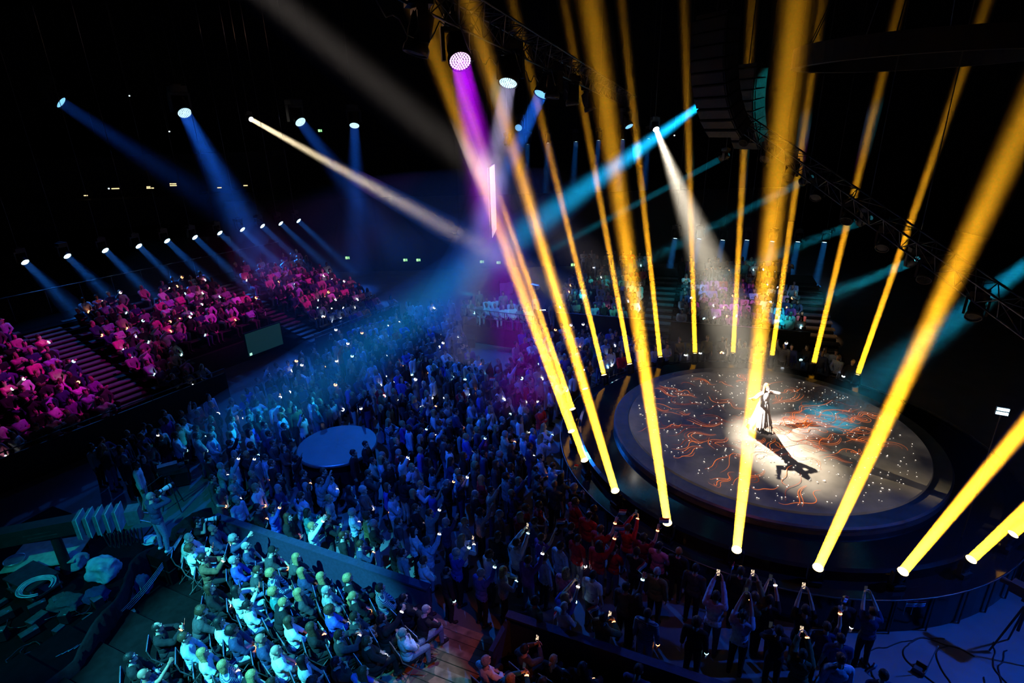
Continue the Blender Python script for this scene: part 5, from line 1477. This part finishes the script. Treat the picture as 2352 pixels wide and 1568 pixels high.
sheet_lump('jacket_pile', 'dark jacket lying in a heap at the foot of the gear', 'jacket', gz(155, 1390, GZ), (.45, .3, .22), TOPS['charcoal'], 9)
sheet_lump('kit_bag', 'soft dark kit bag on the deck below the wrapped monitor', 'bag', gz(225, 1375, GZ), (.32, .24, .25), TOPS['navy'], 12)
sheet_lump('green_bag', 'pale plastic bag lying beside the press chairs', 'bag', gz(345, 1245, 1.0), (.2, .16, .15), TOPS['white'], 15)
bp_ = sheet_lump('backpack', 'black backpack leaning near the drape', 'backpack', gz(335, 1362, GZ), (.2, .17, .34), TOPS['navy'], 17, 1.0)
mb = MB()
for s in (-1, 1): mb.path([(s*.09, -.19, .12), (s*.1, -.26, .25), (s*.09, -.2, .42)], .018, 6)
mb.build('strap', M_alu, bp_)
coil = MB()
for k in range(6):
    rr = .30+.022*k
    coil.path([(rr*math.cos(a_), rr*math.sin(a_)*.9, .02+.02*(k % 3)+.01*math.sin(a_*3)) for a_ in [2*math.pi*i/40*(.86) for i in range(41)]], .013, 6)
o = coil.build('cable_coil', M_plastic, None, gz(85, 1350, GZ+.5)); tag(o, 'loose coil of pale cables on top of the gear trolley', 'cable')
tr = empty('gear_trolley', gz(85, 1355, GZ), R(-24)); tag(tr, 'low gear trolley loaded with cables and small devices', 'trolley')
MB().box((0, 0, .46), (1.1, .7, .05)).build('top_shelf', M_metal, tr); MB().box((0, 0, .15), (1.1, .7, .05)).build('bottom_shelf', M_metal, tr)
for sx in (-.5, .5):
    for sy in (-.3, .3): MB().tube((sx, sy, 0), (sx, sy, .48), .02, n=6).build('post', M_alu, tr)
rdev = random.Random(4)
for k in range(14):
    P = gz(10+70*(k % 5)+rdev.uniform(-12, 12), 1395+34*(k//5)+rdev.uniform(-8, 8), GZ)
    d_ = (rdev.uniform(.15, .4), rdev.uniform(.1, .25), rdev.uniform(.08, .3))
    r_ = empty('device_box', P, rdev.uniform(0, 3)); tag(r_, 'small dark equipment box with metal edge on the control deck', 'equipment', 'small equipment boxes on the control deck')
    MB().box((0, 0, d_[2]/2), d_).build('case', M_black if k % 3 else M_metal, r_)
    MB().box((0, 0, d_[2]), (d_[0]*1.02, d_[1]*1.02, .012)).build('edge', M_alu, r_)
    MB().box((d_[0]*.3, -d_[1]*.2, d_[2]+.008), (.05, .02, .012)).build('knob', M_alu, r_)
for k in range(7):
    P = gz(rdev.uniform(0, 200), rdev.uniform(1370, 1500), GZ); mb = MB(); a = rdev.uniform(0, 6)
    pts_ = []
    for i in range(26):
        a += rdev.gauss(.18, .25); P = P + Vector((math.cos(a), math.sin(a), 0))*.07
        pts_.append((P.x, P.y, GZ+.02+.04*abs(math.sin(i*.6+k))))
    o = mb.path(pts_, .011, 5).build('cable', M_metal); tag(o, 'loose cable curling over the control deck floor', 'cable', 'loose cables on the control deck')
def tripod(P, h, label, yaw=0, m=M_black):
    r_ = empty('camera_tripod', P, yaw); tag(r_, label, 'tripod', None)
    for k in range(3):
        a = 2*math.pi*k/3+.4
        o_ = MB().tube((.06*math.cos(a), .06*math.sin(a), h-.12), (.34*math.cos(a)*h/1.2, .34*math.sin(a)*h/1.2, .02), .024, .018, 8).build('leg', m, r_)
    MB().tube((0, 0, h*.45), (0, 0, h), .03, n=10).build('column', m, r_)
    MB().box((0, 0, h+.06), (.16, .22, .12)).build('head', m, r_)
    MB().box((0, .08, h+.22), (.22, .55, .24)).lathe([(.06, 0), (.07, .2)], 14, c=(0, .34, h+.22), M=Matrix.Rotation(R(-90), 3, 'X')).build('camera', m, r_)
    MB().tube((.05, -.1, h+.05), (.22, -.55, h-.12), .012, n=6).build('pan_bar', M_metal, r_)
    return r_
tripod(gz(2318, 1498, 0), 1.45, 'black camera tripod standing on the bare floor beside the stage', R(30))
P = atz(400, 1150, .3); tripod(Vector((P.x, P.y, 0)), 1.3, 'camera tripod with cables behind the drape of the press riser', R(-60), M_metal)
P = atd(1226, 662, 33); tripod(Vector((P.x, P.y, 0)), P.z-.1, 'tall tripod with broadcast camera at the railed platform', R(-140), M_alu)
# bench cover and gear behind the drape
r_ = empty('gear_bench', atz(370, 1075, .8), R(20)); tag(r_, 'long padded bench of gear beyond the drape', 'bench')
MB().box((0, 0, -.1), (1.6, .5, .2)).build('top', M_metal, r_); MB().box((0, 0, -.45), (1.5, .4, .5)).build('body', M_black, r_)
MB().tube((-.8, 0, .04), (.8, 0, .04), .06, n=10).build('bolster', M_deck, r_)
# cables slung from the drape post
post = empty('cable_post', atz(440, 1300, .4)); post.location.z = 0; tag(post, 'black post at the corner of the drape carrying slung cables', 'post')
MB().tube((0, 0, 0), (0, 0, 1.55), .04, n=10).build('pole', M_black, post); MB().box((0, 0, 1.56), (.16, .16, .05)).build('cap', M_black, post)
for k in range(4):
    a = post.location+Vector((.02*k, 0, 1.5)); b_ = atz(170-14*k, 1490+6*k, .9); mb = MB()
    mb.path([a.lerp(b_, i/24)+Vector((0, 0, -(.30+.08*k)*math.sin(math.pi*i/24))) for i in range(25)], .010, 6)
    o = mb.build('slung_cable', M_alu); tag(o, 'thin cable slung in a curve from the corner post', 'cable', 'cables slung from the corner post')
# dustpan with long handle, floor cables on the stage side
dp_ = empty('dustpan', gz(2112, 1540, 0), R(40)); tag(dp_, 'long handled dustpan standing on the bare floor', 'dustpan')
MB().box((0, 0, .03), (.26, .22, .02)).box((0, -.1, .08), (.26, .02, .12)).box((-.13, 0, .07), (.02, .22, .1)).box((.13, 0, .07), (.02, .22, .1)).build('pan', M_metal, dp_)
MB().tube((0, -.1, .1), (.02, -.16, .85), .012, n=6).build('handle', M_alu, dp_)
rc = random.Random(9)
for k in range(5):
    P = gz(2180+35*k, 1470+22*(k % 3), 0); a = rc.uniform(0, 6); pts_ = []
    for i in range(40):
        a += rc.gauss(.1, .2); P = P + Vector((math.cos(a), math.sin(a), 0))*.09; pts_.append((P.x, P.y, .015))
    o = MB().path(pts_, .014, 5).build('floor_cable', M_black); tag(o, 'black cable snaking over the floor beside the tripod', 'cable', 'floor cables beside the tripod')
cv = empty('wall_canopy', (0, 0, 0)); cv.name = 'wall_drape_stage'; cv['kind'] = 'structure'
p = [gz(2345, 1335, .0), gz(2470, 1250, .0)]
ob_box(MB(), p[0], p[1], (0.5, -.8, 0), .06, 0, 1.6).build('panel', M_lowwall, cv)

# ---- line array loudspeakers above the stage
M_spk = mat('speaker_grille', (.025, .022, .02), .6, var=.3, scale=30, bump=.3)
def line_array(P, yaw, n, label, wd=1.25):
    r_ = empty('line_array_speaker', P, yaw); tag(r_, label, 'loudspeaker')
    x, z, a = 0, 0, 0
    for k in range(n):
        M = Matrix.Rotation(-R(a), 3, 'X')
        mb = MB(); mb.box((0, x, z), (wd, .65, .36), M)
        o_ = mb.build('cabinet', M_black, r_)
        MB().box((0, x, z) , (wd-.1, .70, .31), M).build('grille', M_spk, o_)
        for s in (-1, 1): MB().box((s*(wd/2+.02), x, z), (.03, .5, .30), M).build('side_plate', M_metal, o_)
        x += math.sin(R(a))*.38*-1; z -= math.cos(R(a))*.38; a += 3.5+.9*k*.5
    MB().box((0, 0, .3), (wd*.9, .5, .12)).tube((0, 0, .3), (0, 0, 3.5), .02).build('rigging', M_metal, r_)
    return r_
line_array(atd(1640, 105, 19)+Vector((0, 0, .6)), R(118), 10, 'curved black line array of loudspeakers hanging over the rear of the stage', 1.5)
line_array(atd(1715, 195, 23)+Vector((0, 0, .4)), R(115), 8, 'shorter black line array of loudspeakers beside the sloping truss', 1.4)
# round scenic ring above the stage
rg = empty('scenic_ring', atd(2120, 120, 15)); tag(rg, 'large dark ring shaped rig hanging above the stage', 'rigging')
MB().lathe([(2.9, -.25), (3.15, -.25), (3.15, .25), (2.9, .25), (2.9, -.25)], 72, smooth=False, close=False).build('hoop', M_black, rg)
mb = MB()
for k in range(8):
    a = 2*math.pi*k/8; mb.tube((3.0*math.cos(a), 3.0*math.sin(a), .2), (1.2*math.cos(a), 1.2*math.sin(a), 5), .015, n=5)
mb.build('hoist_chain', M_metal, rg)
# hanging screen strip seen almost edge on
sc_ = empty('hanging_screen', atd(1131, 460, 37)); tag(sc_, 'tall narrow hanging screen glowing white and pink over the far floor', 'screen')
sc_.rotation_euler = (0, 0, R(86))
M_scr = screen_mat('screen_picture_pale', (1, .82, .76), 1.0)
rmp = [n_ for n_ in M_scr.node_tree.nodes if n_.type == 'VALTORGB'][0]
rmp.color_ramp.elements[0].color = (.9, .25, .2, 1); rmp.color_ramp.elements[0].position = .30; rmp.color_ramp.elements[1].position = .38
[n_ for n_ in M_scr.node_tree.nodes if n_.type == 'TEX_NOISE'][0].inputs['Scale'].default_value = 1.4
MB().box((0, 0, 0), (3.4, .10, 4.4)).build('frame', M_black, sc_)
for s in (-1.4, 1.4): MB().tube((s, 0, 2.2), (s, 0, 24-sc_.location.z), .012, n=6).build('hoist_cable', M_metal, sc_)
MB().box((0, .06, 0), (3.3, .02, 4.3)).build('picture', M_scr, sc_)
MB().box((0, -.06, 0), (3.3, .02, 4.3)).build('picture', M_scr, sc_)
# flat teal screen in the dark entrance
P = stand_pt(10.9, .9, 1.75); e_ = empty('flat_screen', P, math.atan2(SU.y, SU.x)); tag(e_, 'flat screen glowing dim teal in the dark grandstand entrance', 'screen')
MB().box((0, 0, 0), (2.0, .08, 1.2)).build('frame', M_black, e_)
MB().box((0, -.05, 0), (1.92, .02, 1.12)).build('picture', glow('screen_teal', (.03, .16, .19), .12), e_)
MB().box((-.85, -.07, -.48), (.12, .02, .12)).build('corner_mark', glow('screen_mark', (.5, 1, .8), 1.0), e_)
struct('wall_entrance', ob_box(MB(), stand_pt(VOM[0], 3.7, 0), stand_pt(VOM[1], 3.7, 0), SN, .2, 0, SZ0+SDZ*3), M_wall)
# white flag draped by the platform
P = atd(1163, 672, 34); fl = empty('draped_banner', P, R(20)); tag(fl, 'pale banner hanging on a pole behind the railed platform', 'banner')
mb = MB(); vs = []; 
for i in range(9):
    for j in range(9):
        x_, z_ = -.42+.84*i/8, .62-1.24*j/8
        if j > 5 and i > 4: z_ += .12*(i-4)
        vs.append((x_, .05*math.sin(i*1.3+j*.5), z_))
mb.add(vs, [(i*9+j, i*9+j+1, (i+1)*9+j+1, (i+1)*9+j) for i in range(8) for j in range(8)], 0, True).build('cloth', TOPS['white'], fl)
MB().tube((-.44, 0, -2.6), (-.44, 0, .8), .02, n=6).build('pole', M_metal, fl)
# lit bar by the camera
lb = empty('light_bar', atd(1239, 712, 31)); tag(lb, 'bright white light bar beside the railed platform', 'lamp')
MB().tube((-.34, 0, 0), (.34, 0, 0), .02, n=8).build('tube', glow('bar_white', (.8, .9, 1), 6), lb); MB().tube((0, 0, 0), (0, 0, -1.0), .015, n=6).build('stand', M_metal, lb)
lb = empty('tube_lamp', atd(2303, 945, 13), R(-30)); tag(lb, 'small twin tube light panel glowing blue white on the dark stage side', 'lamp')
for z_ in (-.05, .05): MB().box((0, 0, z_), (.22, .03, .06)).build('tube', glow('panel_blue', (.5, .8, 1), 5), lb)
MB().box((0, .03, 0), (.26, .03, .2)).build('housing', M_black, lb); MB().tube((0, .05, 0), (0, .05, -lb.location.z), .015, n=6).build('stand', M_black, lb)
# ---- exit signs and little lights on the far walls
M_exit = glow('exit_green', (.55, 1.0, .45), 1.6); M_exitd = glow('exit_dark_green', (.02, .25, .06), .8)
def exit_sign(P, yaw, label):
    r_ = empty('exit_sign', P, yaw); tag(r_, label, 'exit sign', 'lit exit signs')
    MB().box((0, .03, 0), (.36, .05, .24)).build('housing', M_exitd, r_)
    MB().box((-.07, 0, 0), (.18, .02, .2)).box((.12, 0, .0), (.06, .02, .18)).build('lit_panel', M_exit, r_)
    MB().box((-.06, -.015, .05), (.03, .01, .03)).box((-.07, -.015, -.01), (.03, .01, .09), Matrix.Rotation(.4, 3, 'Y')).box((-.045, -.015, -.06), (.02, .01, .08), Matrix.Rotation(-.5, 3, 'Y')).build('pictogram', M_exitd, r_)
    if P.z > 6: MB().tube((0, .05, .1), (0, .05, 24.05-P.z), .012, n=6).build('drop_pole', M_metal, r_)
struct('wall_passage', MB().box((0, 47, 3), (46, .3, 6)), M_wall)
for (x, y, dp) in ((798, 592, 44), (931, 597, 44), (961, 597, 44), (1107, 601, 44), (1145, 603, 44), (1316, 608, 42), (735, 300, 50), (1438, 618, 40)):
    exit_sign(aty(x, y, 46.79) if y > 500 else atd(x, y, dp), 0, 'small green lit exit sign on the dark far wall')
# control gallery on the far left
gal = empty('wall_gallery', (0, 0, 0)); gal['kind'] = 'structure'
ga, gb_ = atd(-60, 465, 44), atd(640, 445, 50)
ob_box(MB(), ga, gb_, (0, 1, 0), 3.0, ga.z-2.6, ga.z-.3).build('parapet', M_wall, gal)
ob_box(MB(), ga+Vector((0, 3, 0)), gb_+Vector((0, 3, 0)), (0, 1, 0), .2, ga.z-2.6, ga.z+3).build('back', M_wall, gal)
ob_box(MB(), ga+Vector((0, 0, 0)), gb_, (0, 1, 0), 3.2, ga.z+2.6, ga.z+3).build('lintel', M_wall, gal)
for (x, y, w_) in ((197, 449, 8), (265, 433, 17), (345, 432, 16), (341, 429, 8), (398, 426, 15), (400, 422, 9), (504, 431, 9), (564, 426, 9), (392, 422, 4)):
    P = atd(x, y, 47); r_ = empty('desk_lamp', P); tag(r_, 'tiny warm lit desk lamp in the dark control gallery', 'lamp', 'desk lamps in the control gallery')
    s = w_*47/1300
    MB().box((0, 0, 0), (s, .06, .07)).build('lit_strip', glow('desk_warm', (1, .72, .35), 1.6), r_); MB().box((0, .06, .03), (s*1.05, .06, .14)).build('shade', M_black, r_)
for (x, y) in ((297, 220), (396, 234), (389, 302), (1549, 311), (250, 433)):
    P = atd(x, y, 42); r_ = empty('indicator_lamp', P); tag(r_, 'tiny white indicator lamp high in the dark roof space', 'lamp', 'indicator lamps in the roof')
    MB().box((0, 0, 0), (.09, .05, .07)).build('lens', glow('indicator', (.8, .95, 1), 3), r_); MB().box((0, .05, .05), (.14, .06, .16)).build('housing', M_black, r_); MB().tube((0, .05, .1), (0, .05, 24.05-P.z), .012, n=6).build('drop_pole', M_metal, r_)
# phone torches in the stands
for (_a, P) in TORCH:
    r_ = empty('phone_torch', P, face(P, EYE)+math.pi); tag(r_, 'very bright phone torch shining from the crowd in a stand', 'phone', 'phone torches in the stands')
    MB().box((0, 0, 0), (.075, .01, .15)).build('case', M_black, r_)
    MB().lathe([(.028, 0), (.02, .02), (.001, .025)], 10, c=(.02, -.006, .05), M=Matrix.Rotation(R(90), 3, 'X'), close=False).build('torch', glow('torch', (1, .8, .5), 60), r_)
